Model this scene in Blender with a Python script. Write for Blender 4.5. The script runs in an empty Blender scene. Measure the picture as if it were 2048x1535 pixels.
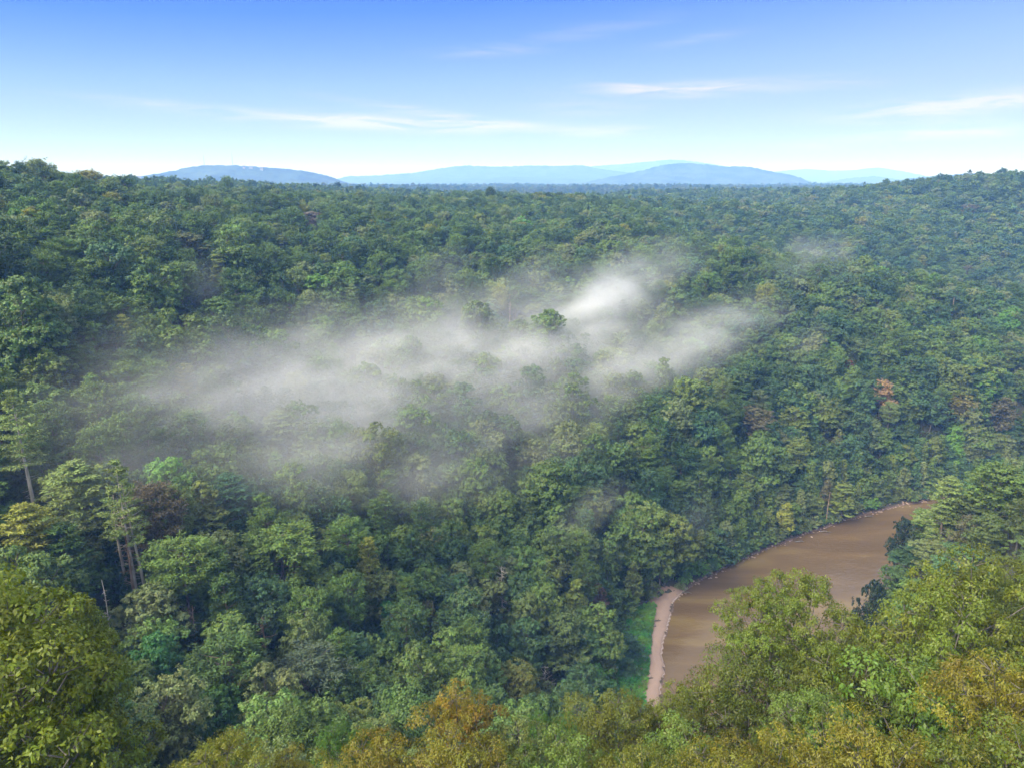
import bpy, math, random, colorsys
import numpy as np
from mathutils import Vector, Matrix

random.seed(7); rng = np.random.default_rng(11)
scene = bpy.context.scene
COL = scene.collection
PI = math.pi

# ------------------------------------------------------------------ camera frame
W0, H0 = 2048, 1535
FPX = 1384.0
PITCH = math.radians(16.2)
CAM = np.array([0.0, 0.0, 120.0])
cp, sp = math.cos(PITCH), math.sin(PITCH)

def ray(px, py):
    dx = (px - W0/2)/FPX; dy = (H0/2 - py)/FPX
    v = np.array([dx, cp + dy*sp, -sp + dy*cp])
    return v/np.linalg.norm(v)
def at(px, py, d): return CAM + ray(px, py)*d
def at_z(px, py, z=0.0):
    r = ray(px, py); return CAM + r*((z - CAM[2])/r[2])
def project(P):
    P = np.atleast_2d(P) - CAM
    f = P[:, 1]*cp - P[:, 2]*sp
    u = P[:, 1]*sp + P[:, 2]*cp
    fs = np.where(f > 0.1, f, 0.1)
    return W0/2 + FPX*P[:, 0]/fs, H0/2 - FPX*u/fs, f

# ------------------------------------------------------------------ noise helpers
def _hash(ix, iy, s):
    h = (ix*374761393 + iy*668265263 + s*1442695041) & 0xffffffff
    h = ((h ^ (h >> 13))*1274126177) & 0xffffffff
    return ((h ^ (h >> 16)) & 0xffff)/65535.0
def vnoise(x, y, s=0):
    ix = np.floor(x).astype(np.int64); iy = np.floor(y).astype(np.int64)
    fx = x-ix; fy = y-iy
    fx = fx*fx*(3-2*fx); fy = fy*fy*(3-2*fy)
    a = _hash(ix, iy, s); b = _hash(ix+1, iy, s); c = _hash(ix, iy+1, s); d = _hash(ix+1, iy+1, s)
    return (a*(1-fx)+b*fx)*(1-fy) + (c*(1-fx)+d*fx)*fy
def fbm(x, y, s=0, o=4):
    t = 0; a = 0.5; n = 0
    for k in range(o):
        t = t + a*vnoise(x*2**k, y*2**k, s+k); n += a; a *= 0.5
    return t/n
def sstep(x, a, b):
    t = np.clip((x-a)/(b-a), 0, 1); return t*t*(3-2*t)

# ------------------------------------------------------------------ river outline
far_bank_px = [(1322, 1420), (1320, 1372), (1330, 1345), (1322, 1300), (1338, 1245), (1345, 1205), (1368, 1180), (1420, 1150),
               (1500, 1110), (1590, 1075), (1660, 1050), (1740, 1025), (1800, 1010), (1850, 1000)]
far_bank = np.array([at_z(*p)[:2] for p in far_bank_px])
far_bank = np.vstack([[(22, 40), (26, 85), (31, 118)], far_bank, [(200, 262), (260, 272), (340, 262), (440, 230)]])
near_bank = np.array([(62, 40), (66, 85), (68, 118), (74, 145), (88, 160), (107, 172), (140, 188), (177, 202), (212, 210), (260, 214), (330, 200), (420, 170)], float)
def smooth_line(P, n=1):
    P = np.array(P, float)
    for _ in range(n):
        Q = [P[0]]
        for a, b in zip(P[:-1], P[1:]):
            Q += [a*.75+b*.25, a*.25+b*.75]
        Q.append(P[-1]); P = np.array(Q)
    return P
far_bank = smooth_line(far_bank, 1); near_bank = smooth_line(near_bank, 2)
river_poly = np.vstack([far_bank, near_bank[::-1]])
def in_poly(x, y, poly):
    x = np.asarray(x, float); y = np.asarray(y, float); ins = np.zeros(x.shape, bool)
    for (x0, y0), (x1, y1) in zip(poly, np.roll(poly, -1, axis=0)):
        c = ((y0 > y) != (y1 > y))
        xx = (x1-x0)*(y-y0)/((y1-y0) if y1 != y0 else 1e-9)+x0
        ins ^= c & (x < xx)
    return ins
def dist_line(x, y, L):
    d = np.full(np.shape(x), 1e9)
    for a, b in zip(L[:-1], L[1:]):
        ab = b-a; t = np.clip(((x-a[0])*ab[0]+(y-a[1])*ab[1])/(ab@ab), 0, 1)
        d = np.minimum(d, np.hypot(x-a[0]-t*ab[0], y-a[1]-t*ab[1]))
    return d
bar_px = [(1282, 1450), (1284, 1375), (1292, 1320), (1297, 1260), (1306, 1205), (1322, 1190), (1368, 1180), (1345, 1205), (1338, 1245), (1322, 1300), (1330, 1345), (1320, 1372), (1322, 1450)]
bar_poly = np.array([at_z(*p)[:2] for p in bar_px])
mead_px = [(1120, 1450), (1200, 1370), (1228, 1290), (1268, 1218), (1306, 1205), (1297, 1260), (1292, 1320), (1284, 1375), (1282, 1450)]
mead_poly = np.array([at_z(*p, 2.0)[:2] for p in mead_px])

# ------------------------------------------------------------------ terrain: thin plate surface through canopy samples
CANOPY = 14.0
ctl = [  # px, py, slant distance to the canopy surface
 (150,1300,112),(350,1450,102),(700,1400,122),(1050,1440,128),(130,1150,132),(20,900,165),(350,1250,122),
 (600,1230,138),(900,1250,150),(1150,1300,160),(600,1100,152),(1000,1100,176),(1250,1150,192),(250,1050,142),
 (200,1000,146),(600,1000,163),(1000,1000,195),(1350,1060,214),(1500,1000,238),(100,900,158),(600,900,185),
 (1000,900,213),(1400,900,245),(1700,900,274),(2000,850,312),(100,800,168),(600,800,205),(1000,800,235),
 (1400,800,268),(1800,800,308),(2040,780,340),(100,700,182),(600,700,225),(1000,700,255),(1400,700,295),
 (1800,700,340),(2040,700,370),(0,600,196),(300,600,220),(600,600,245),(1000,600,280),(1400,600,322),(1800,600,372),
 (0,500,222),(300,500,250),(600,500,285),(1000,500,330),(1400,500,372),(1700,530,405),(2040,590,440),
 (0,440,250),(300,440,290),(600,440,350),(1000,440,430),(1300,440,480),(0,400,275),(300,400,340),(600,400,430),
 (1000,400,540),(1400,410,640),(-200,332,300),(0,344,330),(120,357,350),(220,383,385),(300,397,430),(440,387,480),
 (600,399,530),(800,404,620),(1000,400,680),(1200,409,740),(1400,415,780),(1550,419,790),
 (1750,480,600),(1900,500,620),(2040,500,640),(1750,440,680),(2040,430,740),(1900,430,730),(1600,435,620),
 (2040,354,850),(1900,361,850),(1700,397,820),(2300,344,850),(2300,600,450),(2300,800,380),
 (-300,500,230),(-300,900,160),(-300,1300,110),
]
cpts = []
for px, py, d in ctl:
    P = at(px, py, d); cpts.append((P[0], P[1], P[2]-CANOPY))
gpts = [ # ground points x, y, z on the near side
 (0,0,84),(-40,0,86),(40,0,82),(-20,30,73),(0,32,68),(20,34,68),(45,34,69),(75,30,74),(-45,30,74),(-80,25,70),
 (0,55,50),(25,60,42),(-30,60,48),(10,78,28),(30,92,12),(60,45,62),(60,72,40),(-60,70,42),(50,95,10),(85,85,30),(105,110,32),(120,60,62),(150,100,56),(200,150,46),(250,150,50),(160,150,34),
 (0,-60,100),(-100,-60,105),(100,-60,105),(0,-200,110),(-200,-200,110),(200,-200,110),(190,80,80),(-200,60,80),
 (500,-100,105),(-500,0,110),(700,400,84),(-500,500,115),(0,1000,96),(500,1000,96),(-500,1000,100),(-300,800,104),(250,1000,92),(800,900,100),
 (480,430,40),(400,445,30),(312,415,26),(225,435,38),(140,450,58),(265,450,34),(360,430,28),(700,600,90),(600,800,98),(560,400,48),(300,330,26),
]
for px, py, d in [(2060,905,186),(1980,935,190),(1905,985,196),(1850,1040,198),(1800,1110,190),(1760,1190,178)]:
    P = at(px, py, d); cpts.append((P[0], P[1], P[2]-12))
cpts = np.array(cpts + [tuple(map(float, g)) for g in gpts])
SC = 100.0
def _U(r2): return np.where(r2 > 1e-12, r2*np.log(np.maximum(r2, 1e-12))*0.5, 0.0)
_n = len(cpts); _X = cpts[:, :2]/SC
_A = np.zeros((_n+3, _n+3))
_A[:_n, :_n] = _U(((_X[:, None]-_X[None])**2).sum(-1)) + np.eye(_n)*0.02
_A[:_n, _n] = 1; _A[:_n, _n+1:] = _X; _A[_n, :_n] = 1; _A[_n+1:, :_n] = _X.T
_w = np.linalg.solve(_A, np.concatenate([cpts[:, 2], np.zeros(3)]))
def tps(x, y):
    X = np.stack([x, y], -1)/SC; out = np.empty(len(X))
    for i in range(0, len(X), 20000):
        c = X[i:i+20000]; K = _U(((c[:, None]-_X[None])**2).sum(-1))
        out[i:i+20000] = K@_w[:_n] + _w[_n] + c@_w[_n+1:]
    return out
def ground(x, y):
    x = np.atleast_1d(np.asarray(x, float)).ravel(); y = np.atleast_1d(np.asarray(y, float)).ravel()
    r = np.hypot(x, y-150)
    far = 95.5 - 19*(1-sstep(r, 1250, 1750)) + (9+7*sstep(r, 1100, 1500))*(fbm(x/420, y/300, 5, 3)-0.5) + 4*(fbm(x/90, y/90, 9, 3)-.5)
    e = 260*sstep(x, 60, 240); k = sstep(r, 690+e, 900+e)
    z = np.empty_like(x)
    m = k < 1
    z[~m] = far[~m]
    if m.any():
        t = np.clip(tps(x[m], y[m]), 2.2, 135)
        t = t + 2.2*(fbm(x[m]/26, y[m]/26, 3, 3)-.5)
        t = np.maximum(t, 2.0)
        z[m] = t*(1-k[m]) + far[m]*k[m]
    near = (r < 520)
    if near.any():
        xn, yn = x[near], y[near]
        d = np.minimum(dist_line(xn, yn, far_bank), dist_line(xn, yn, near_bank))
        ins = in_poly(xn, yn, river_poly)
        flat = in_poly(xn, yn, bar_poly) | in_poly(xn, yn, mead_poly)
        dm = dist_line(xn, yn, np.vstack([mead_poly, mead_poly[:1]]))
        zn = z[near]
        zb = 0.25 + 0.9*sstep(d, 0, 1.6) + 1.1*sstep(d, 1.6, 6)
        a = np.where(dist_line(xn, yn, near_bank) < dist_line(xn, yn, far_bank), sstep(d, 1, 13), sstep(d, 2, 26))
        res = zb*(1-a) + zn*a
        a2 = np.where(flat, 0.0, sstep(dm, 0, 12))
        low = 0.35 + np.minimum(d*0.14, 1.6) + 0.25*fbm(xn/3, yn/3, 8, 2)
        isleft = (xn < 70) & (yn < 215)
        res = np.where(isleft, low*(1-a2) + res*a2, res)
        res = np.where(ins, -0.25 - 1.5*sstep(d, 0, 6), res)
        z[near] = res
    return z

# ------------------------------------------------------------------ materials
def new_mat(name):
    m = bpy.data.materials.new(name); m.use_nodes = True
    nt = m.node_tree; nt.nodes.clear(); return m, nt, nt.nodes, nt.links
def out_surface(nt, sock, vol=False):
    o = nt.nodes.new('ShaderNodeOutputMaterial'); nt.links.new(sock, o.inputs['Volume' if vol else 'Surface'])
def ramp(nt, fac, stops, interp='LINEAR'):
    r = nt.nodes.new('ShaderNodeValToRGB'); r.color_ramp.interpolation = interp
    el = r.color_ramp.elements
    while len(el) < len(stops): el.new(0.5)
    for e, (p, c) in zip(el, stops): e.position = p; e.color = (*c, 1) if len(c) == 3 else c
    if fac is not None: nt.links.new(fac, r.inputs[0])
    return r
def mathn(nt, op, a, b=None, c=None, clamp=False):
    n = nt.nodes.new('ShaderNodeMath'); n.operation = op; n.use_clamp = clamp
    for i, v in enumerate((a, b, c)):
        if v is None: continue
        if isinstance(v, (int, float)): n.inputs[i].default_value = v
        else: nt.links.new(v, n.inputs[i])
    return n.outputs[0]

def leaf_material(name, rough=0.55, spec=0.35, transl=0.22):
    m, nt, N, L = new_mat(name)
    a = N.new('ShaderNodeAttribute'); a.attribute_type = 'INSTANCER'; a.attribute_name = 'tint'
    b = N.new('ShaderNodeAttribute'); b.attribute_type = 'INSTANCER'; b.attribute_name = 'tip'
    v = N.new('ShaderNodeAttribute'); v.attribute_type = 'GEOMETRY'; v.attribute_name = 'var'
    w = N.new('ShaderNodeAttribute'); w.attribute_type = 'GEOMETRY'; w.attribute_name = 'turn'
    mx = N.new('ShaderNodeMix'); mx.data_type = 'RGBA'
    L.new(w.outputs['Fac'], mx.inputs['Factor']); L.new(a.outputs['Color'], mx.inputs[6]); L.new(b.outputs['Color'], mx.inputs[7])
    hs = N.new('ShaderNodeHueSaturation')
    L.new(mx.outputs[2], hs.inputs['Color'])
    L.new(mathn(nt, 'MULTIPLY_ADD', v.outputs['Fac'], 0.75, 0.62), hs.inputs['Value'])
    L.new(mathn(nt, 'MULTIPLY_ADD', v.outputs['Fac'], 0.05, 0.475), hs.inputs['Hue'])
    p = N.new('ShaderNodeBsdfPrincipled'); p.inputs['Roughness'].default_value = rough
    p.inputs['Specular IOR Level'].default_value = spec
    L.new(hs.outputs[0], p.inputs['Base Color'])
    t = N.new('ShaderNodeBsdfTranslucent'); g = N.new('ShaderNodeHueSaturation')
    g.inputs['Value'].default_value = 1.3; g.inputs['Saturation'].default_value = 1.1
    L.new(hs.outputs[0], g.inputs['Color']); L.new(g.outputs[0], t.inputs['Color'])
    ms = N.new('ShaderNodeMixShader'); ms.inputs[0].default_value = transl
    L.new(p.outputs[0], ms.inputs[1]); L.new(t.outputs[0], ms.inputs[2])
    out_surface(nt, ms.outputs[0]); return m
def bark_material(name, c1, c2, scale=6.0):
    m, nt, N, L = new_mat(name)
    tc = N.new('ShaderNodeTexCoord'); mp = N.new('ShaderNodeMapping'); mp.inputs['Scale'].default_value = (1, 1, .18)
    L.new(tc.outputs['Object'], mp.inputs[0])
    n = N.new('ShaderNodeTexNoise'); n.inputs['Scale'].default_value = scale; n.inputs['Detail'].default_value = 3
    L.new(mp.outputs[0], n.inputs['Vector'])
    r = ramp(nt, n.outputs['Fac'], [(0.35, c1), (0.62, c2)])
    p = N.new('ShaderNodeBsdfPrincipled'); p.inputs['Roughness'].default_value = .9
    L.new(r.outputs[0], p.inputs['Base Color']); out_surface(nt, p.outputs[0]); return m
M_LEAF = leaf_material('leaf_foliage')
M_GLOSS = leaf_material('leaf_foliage_near', 0.45, 0.3, 0.28)
M_NEEDLE = leaf_material('needle_foliage', 0.6, 0.25, 0.12)
M_BARK = bark_material('bark_grey_brown', (.05, .042, .035), (.17, .15, .125))
M_PINEBARK = bark_material('bark_pine', (.06, .045, .036), (.22, .17, .135))
M_DEAD = bark_material('bare_dead_wood', (.16, .085, .05), (.36, .27, .20), 2.5)
M_PALE = bark_material('pale_wood', (.22, .19, .15), (.46, .42, .35), 3)

# ------------------------------------------------------------------ mesh builders
def mesh_np(name, verts, faces_quads, mats, fmat=None, attrs=None, smooth=False):
    """verts (n,3); faces (m,4) or list of arrays with equal sizes"""
    me = bpy.data.meshes.new(name)
    nv = len(verts); F = faces_quads; nf = len(F); k = F.shape[1]
    me.vertices.add(nv); me.vertices.foreach_set('co', np.asarray(verts, np.float32).ravel())
    me.loops.add(nf*k); me.loops.foreach_set('vertex_index', F.astype(np.int32).ravel())
    me.polygons.add(nf); me.polygons.foreach_set('loop_start', np.arange(0, nf*k, k, dtype=np.int32))
    for m in mats: me.materials.append(m)
    if fmat is not None: me.polygons.foreach_set('material_index', fmat.astype(np.int32))
    if smooth: me.polygons.foreach_set('use_smooth', np.ones(nf, bool))
    for n, a in (attrs or {}).items():
        at_ = me.attributes.new(n, 'FLOAT', 'FACE'); at_.data.foreach_set('value', np.asarray(a, np.float32))
    me.update(calc_edges=True); return me
def nrm(v): return v/np.maximum(np.linalg.norm(v, axis=-1, keepdims=True), 1e-9)
def leaf_quads(C, Nn, T, Lh, Wh, fold=0.12):
    """diamond leaves: centre C, normal N, long axis T, half length/width"""
    T = nrm(T - Nn*(T*Nn).sum(-1, keepdims=True)); B = np.cross(Nn, T)
    Lh = Lh[:, None]; Wh = Wh[:, None]
    V = np.stack([C-T*Lh, C+B*Wh+Nn*fold*Lh, C+T*Lh, C-B*Wh+Nn*fold*Lh], 1)
    return V.reshape(-1, 3), np.arange(len(C)*4).reshape(-1, 4)
def unit(n, g):
    v = g.normal(size=(n, 3)); return nrm(v)

class Tubes:
    def __init__(s): s.v = []; s.f = []; s.n = 0
    def add(s, pts, rad, k=6):
        pts = np.array(pts, float); n = len(pts); ring = []
        for i in range(n):
            d = pts[min(i+1, n-1)]-pts[max(i-1, 0)]; d = d/max(np.linalg.norm(d), 1e-6)
            a = np.cross(d, [0.3, 1, 0.2]); a /= max(np.linalg.norm(a), 1e-6); b = np.cross(d, a)
            th = np.arange(k)*2*PI/k
            s.v.append(pts[i]+rad[i]*(np.cos(th)[:, None]*a+np.sin(th)[:, None]*b))
        for i in range(n-1):
            for j in range(k):
                a0 = s.n+i*k+j; a1 = s.n+i*k+(j+1) % k
                s.f.append((a0, a1, a1+k, a0+k))
        s.n += n*k
    def mesh(s, name, mat): return mesh_np(name, np.vstack(s.v), np.array(s.f), [mat], smooth=True)

def limb(g, a, b, sag=0.12, n=4):
    a = np.array(a); b = np.array(b); out = []
    off = g.normal(size=3)*np.linalg.norm(b-a)*sag*0.6
    for i in range(n):
        t = i/(n-1); out.append(a+(b-a)*t + off*math.sin(PI*t) + np.array([0, 0, -sag*np.linalg.norm(b-a)*math.sin(PI*t)]))
    return out

def broadleaf(seed, H=16, R=4.6, shape='round', lobes=34, clus=14, per=15, lsize=.19, lobe_r=1.35, base=0.32, bark=None, leafm=None, trunk_r=.24, droop=0.0, gap=0.0, asp=.55, back=.25, root=1.5, sep=.62):
    """one crown mesh (leaves on twig clusters on lobes) and one trunk-with-limbs mesh; origin at the foot"""
    g = np.random.default_rng(seed); tb = Tubes(); C = []; Nn = []; T = []; S = []; var = []; turn = []
    hc = H*(1-base)/2; zc = H*base + hc*0.94
    bend = g.normal(size=2)*.35
    def axis(z): t = z/H; return np.array([bend[0]*math.sin(t*3), bend[1]*math.sin(t*2.3), z])
    if root > 2: tb.add([axis(-root), axis(-1.4)], [trunk_r*1.5, trunk_r*1.2], 7)
    tb.add([axis(z) for z in np.linspace(-1.5, H*.86, 7)], np.linspace(trunk_r*1.2, trunk_r*.22, 7), 7)
    # lobes spread over the crown envelope
    k = 0; cen = []; tries = 0
    while k < lobes and tries < 4000:
        tries += 1
        u = unit(1, g)[0]
        if u[2] < -.62: continue
        tt = (u[2]+1)/2
        if shape == 'round': rr = R*math.sqrt(max(0, 1-(abs(u[2])**2.2)))
        elif shape == 'cone': rr = R*(1-tt)**.75*1.08
        elif shape == 'oval': rr = R*(1-abs(u[2])**2.6)**.5*(1.05-.35*tt)
        elif shape == 'vase': rr = R*(.55+.6*tt)*(1-abs(u[2])**3)**.5
        else: rr = R
        ph = math.atan2(u[1], u[0]); rough = .78+.34*fbm(np.array([ph*1.3+seed]), np.array([u[2]*2.0]), seed, 2)[0]+g.normal()*.06
        q = (g.random()**.35)
        p = np.array([math.cos(ph)*rr*rough*q, math.sin(ph)*rr*rough*q, zc+u[2]*hc*(.9+.15*g.random())])
        if g.random() < gap and u[2] < .5: continue
        r = lobe_r*(.7+.6*g.random())
        if any(np.linalg.norm(p-c) < sep*min(r, rc) for c, rc in cen): continue
        cen.append((p, r)); k += 1
    for p, r in cen:
        z0 = max(H*base*.75, p[2]-np.linalg.norm(p[:2])*(.55+.3*g.random())-r*.4); z0 = min(z0, H*.8)
        s = axis(z0); L = limb(g, s, p, .06, 4)
        tr = trunk_r*.42*(1-z0/H*.6); tb.add(L, np.linspace(tr, .03, 4), 4)
        lv = g.random()
        for c in range(clus):
            u = unit(1, g)[0]
            if u[2] < -.35: u[2] = -u[2]*.6
            u = u/np.linalg.norm(u)
            q = p + u*r*np.array([1, 1, .78])*(.72+.36*g.random())
            cr = r*(.22+.13*g.random())
            if droop and g.random() < .35: tb.add([p+(q-p)*.2, q], [.03, .012], 3)
            m = per; cv = g.random(); tn = g.random()
            d = unit(m, g); P = q + d*cr*(g.random((m, 1))**.4)*np.array([1, 1, .7])
            n_ = nrm(u*.7 + d*.5 + np.array([0, 0, .45]) + g.normal(size=(m, 3))*.45)
            t_ = d + g.normal(size=(m, 3))*.5; t_[:, 2] -= droop
            C.append(P); Nn.append(n_); T.append(t_); S.append(lsize*(.7+.6*g.random(m)))
            var.append(np.clip(.35*lv+.35*cv+.3*g.random(m), 0, 1)); turn.append(np.clip((.55*tn+.45*g.random(m)-.5)*2.2+.15*(lv-.3), 0, 1))
    # thin inner foliage so that the crown is not hollow
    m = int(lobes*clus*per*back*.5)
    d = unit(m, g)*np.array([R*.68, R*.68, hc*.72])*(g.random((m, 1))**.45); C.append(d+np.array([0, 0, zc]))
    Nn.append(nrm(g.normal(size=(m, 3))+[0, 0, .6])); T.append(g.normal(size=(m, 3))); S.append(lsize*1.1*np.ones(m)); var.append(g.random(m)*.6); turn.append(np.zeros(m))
    C = np.vstack(C); Nn = np.vstack(Nn); T = np.vstack(T); S = np.concatenate(S)
    V, F = leaf_quads(C, Nn, T, S, S*asp)
    cm = mesh_np('crown_leaves', V, F, [leafm or M_LEAF], attrs={'var': np.concatenate(var), 'turn': np.concatenate(turn)})
    return tb.mesh('trunk_limbs', bark or M_BARK), cm, H, R

def pine(seed, H=22, R=4.2, base=.38, tiers=15, style='white', nl=.24, bare=True, leafm=None, dens=1.0, bark=None, tr=.27, twin=False):
    """white pine: level plumes on whorled branches; rounded pine: tufted domes on rising branches"""
    g = np.random.default_rng(seed); tb = Tubes(); C = []; Nn = []; T = []; S = []; var = []; turn = []
    b2 = g.normal(size=2)*.2
    ax = lambda z: np.array([b2[0]*math.sin(z/H*3), b2[1]*math.sin(z/H*2), z])
    tb.add([ax(z) for z in np.linspace(-1.5, H*.985, 8)], np.linspace(tr, .03, 8), 7)
    if twin: tb.add([ax(z)+np.array([1.6-1.5*z/H, .3, 0]) for z in np.linspace(-1.5, H*.9, 8)], np.linspace(tr, .03, 8), 7)
    if bare:
        for i in range(int(16 if tr < .3 else 30)):
            z = H*(base*.3+g.random()*(base*.8)); a = g.random()*2*PI; l = .8+g.random()*2.0
            s = ax(z); e = s+np.array([math.cos(a)*l, math.sin(a)*l, g.normal()*.25]); tb.add([s, (s+e)/2+[0, 0, -.06], e], [.05, .03, .01], 3)
    for i in range(tiers):
        t = i/(tiers-1); z = H*(base+(1-base)*(t**.95)*.97)
        if style == 'white': prof = ((1-t)**.5*(.85+.22*math.sin(t*9+seed)) if t > .12 else .8)+.08
        else: prof = math.sqrt(max(.03, 1-(abs(t-.42)/.62)**2))
        nb = 5 if style == 'white' else 6
        a0 = g.random()*6
        for j in range(nb):
            if g.random() < .1: continue
            a = a0+j*2*PI/nb+g.normal()*.25; l = max(.5, R*prof*(.72+.45*g.random()))
            rise = (.05+.4*t if style == 'white' else .35+.3*g.random())
            s = ax(z+g.normal()*.15); e = s+np.array([math.cos(a)*l, math.sin(a)*l, l*rise]); mid = (s+e)/2+np.array([0, 0, -.08*l])
            tb.add([s, mid, e], [.07, .05, .015], 4)
            bv = g.random(); o = np.array([math.cos(a), math.sin(a), .15]); side = np.array([-math.sin(a), math.cos(a), 0])
            npl = max(3, int((2.7*l+3)*dens))
            for q in range(npl):
                f = .25+.78*((q+g.random())/npl) if style == 'white' else .45+.6*((q+g.random())/npl)
                w = l*.34*(1.15-abs(f-.6))*(g.random()*2-1)
                c = s+(e-s)*min(f, 1.03)+side*w+np.array([0, 0, -.08*l*math.sin(PI*min(f, 1))+.1+.12*g.normal()])
                if style != 'white': c = c+np.array([0, 0, g.normal()*.3])
                m = 20; cr = .62 if style == 'white' else .68
                d = unit(m, g)*np.array([1, 1, .38 if style == 'white' else .8])
                P = c+d*cr*(.25+.75*g.random((m, 1))); cv = g.random()
                C.append(P); T.append(nrm(d)+o*.5+[0, 0, .25]); Nn.append(nrm(g.normal(size=(m, 3))*.6+[0, 0, .7]+d*.3)); S.append(nl*(.75+.5*g.random(m)))
                var.append(np.clip(.3*bv+.3*cv+.4*g.random(m), 0, 1)); turn.append(np.clip(cv*.6+.5*(g.random(m)-.4), 0, 1))
    for q in range(7):
        m = 20; c = ax(H*(.93+.065*g.random()))+g.normal(size=3)*[.35, .35, .1]; d = unit(m, g)*[1, 1, .7]; C.append(c+d*.55*(.3+.7*g.random((m, 1)))); T.append(d+[0, 0, .8]); Nn.append(nrm(g.normal(size=(m, 3))+[0, 0, .4])); S.append(nl*(.75+.5*g.random(m))); var.append(g.random(m)); turn.append(g.random(m)*.5)
    C = np.vstack(C); Nn = np.vstack(Nn); T = np.vstack(T); S = np.concatenate(S)
    V, F = leaf_quads(C, Nn, T, S, S*.3, .05)
    cm = mesh_np('crown_needles', V, F, [leafm or M_NEEDLE], attrs={'var': np.concatenate(var), 'turn': np.concatenate(turn)})
    return tb.mesh('trunk_limbs', bark or M_PINEBARK), cm, H, R

def dead_tree(seed, H=16, lean=0.02, n=34, r=.2, top=True, length=2.2, mat=None, fine=1):
    g = np.random.default_rng(seed); tr = Tubes(); br = Tubes()
    ax = lambda z: np.array([lean*z+.15*math.sin(z*.35), .1*math.sin(z*.28+1), z])
    tr.add([ax(z) for z in np.linspace(-1, H, 9)], np.linspace(r, .05, 9), 7)
    for i in range(n):
        z = H*(.3+.68*g.random()); a = g.random()*2*PI; l = length*(.35+.8*g.random())*(1.15-z/H*.6)
        s = ax(z); e = s+np.array([math.cos(a)*l, math.sin(a)*l, (.12+.3*g.random()-.25*(z < H*.5))*l])
        mid = (s+e)/2+np.array([0, 0, -.08*l]); br.add([s, mid, e], [.055, .035, .012], 4)
        for q in range(2*fine):
            f = .4+.5*g.random(); p = s+(e-s)*f; d = unit(1, g)[0]*[1, 1, .5]*l*.3; br.add([p, p+d], [.02, .008], 3)
    return tr.mesh('bare_trunk', mat or M_DEAD), br.mesh('bare_branches', mat or M_DEAD), H, 2.0

# ------------------------------------------------------------------ prototypes
P_MID_B = []   # middle distance broadleaf forms
forms = [('round', 16, 5.0, 36, .30), ('round', 17, 4.5, 34, .28), ('oval', 18, 4.2, 36, .22), ('round', 15, 5.4, 40, .33), ('vase', 16, 4.8, 34, .36), ('oval', 17, 4.8, 40, .25), ('round', 14, 4.4, 30, .25), ('vase', 17, 5.2, 38, .3)]
for i, (sh, H, R, nl, ba) in enumerate(forms):
    P_MID_B.append(broadleaf(100+i, H, R, sh, nl+4, 15, 21, .19, 1.3+.22*(i % 3), ba*.8, back=.32))
P_MID_P = []
for i, (st, H, R, ba, ti) in enumerate([('white', 22, 4.4, .36, 14), ('loblolly', 19, 3.6, .5, 9), ('white', 20, 3.8, .3, 13), ('loblolly', 18, 4.2, .45, 9), ('loblolly', 21, 4.0, .55, 9)]):
    P_MID_P.append(pine(200+i, H, R, ba, ti, st))
P_MID_P.append(pine(230, 26, 4.2, .56, 9, 'white', bare=True, bark=M_PALE, tr=.46))
P_MID_P.append(pine(231, 25, 4.0, .52, 9, 'white', bare=True, bark=M_PALE, tr=.38, twin=True))
P_CONE = [broadleaf(300, 15, 3.2, 'cone', 34, 14, 16, .18, 1.0, .12), broadleaf(301, 17, 2.7, 'cone', 36, 14, 16, .18, .95, .12)]
P_BANK = [broadleaf(320, 14, 4.0, 'oval', 46, 14, 19, .18, 1.2, .03), broadleaf(321, 13, 4.2, 'round', 46, 14, 19, .18, 1.2, .03), broadleaf(322, 15, 3.6, 'cone', 42, 14, 19, .18, 1.1, .02)]
P_FAR_B = [broadleaf(400+i, H, R, sh, nl-4, 10, 10, .33, 1.55, ba*.8, back=.35) for i, (sh, H, R, nl, ba) in enumerate(forms[:5])]
P_FAR_P = [pine(450, 20, 4.0, .42, 8, 'loblolly', .42, False, dens=.6), pine(451, 22, 4.0, .35, 10, 'white', .42, False, dens=.6)]
P_NEAR = [
 broadleaf(500, 18, 5.2, 'round', 50, 22, 36, .105, 1.45, .28, leafm=M_GLOSS, droop=.9, asp=.36, trunk_r=.2, gap=.12, root=14, sep=.95, back=.08),
 broadleaf(501, 19, 5.0, 'oval', 48, 22, 36, .105, 1.35, .25, leafm=M_GLOSS, droop=1.2, asp=.33, trunk_r=.2, gap=.15, root=14, sep=.95, back=.08),
 broadleaf(502, 17, 5.4, 'vase', 46, 22, 34, .10, 1.3, .3, leafm=M_GLOSS, droop=.5, asp=.42, trunk_r=.22, gap=.22, back=.05, root=14, sep=.95),
 broadleaf(503, 18, 4.6, 'round', 46, 22, 36, .10, 1.4, .25, leafm=M_GLOSS, droop=.3, asp=.5, trunk_r=.2, root=14, sep=.95, back=.08),
]
P_BUSH = [broadleaf(600, 3.6, 2.3, 'round', 26, 10, 14, .14, .75, .02, trunk_r=.08), broadleaf(601, 5.0, 2.6, 'round', 26, 12, 14, .15, .8, .02, trunk_r=.1)]

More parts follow.
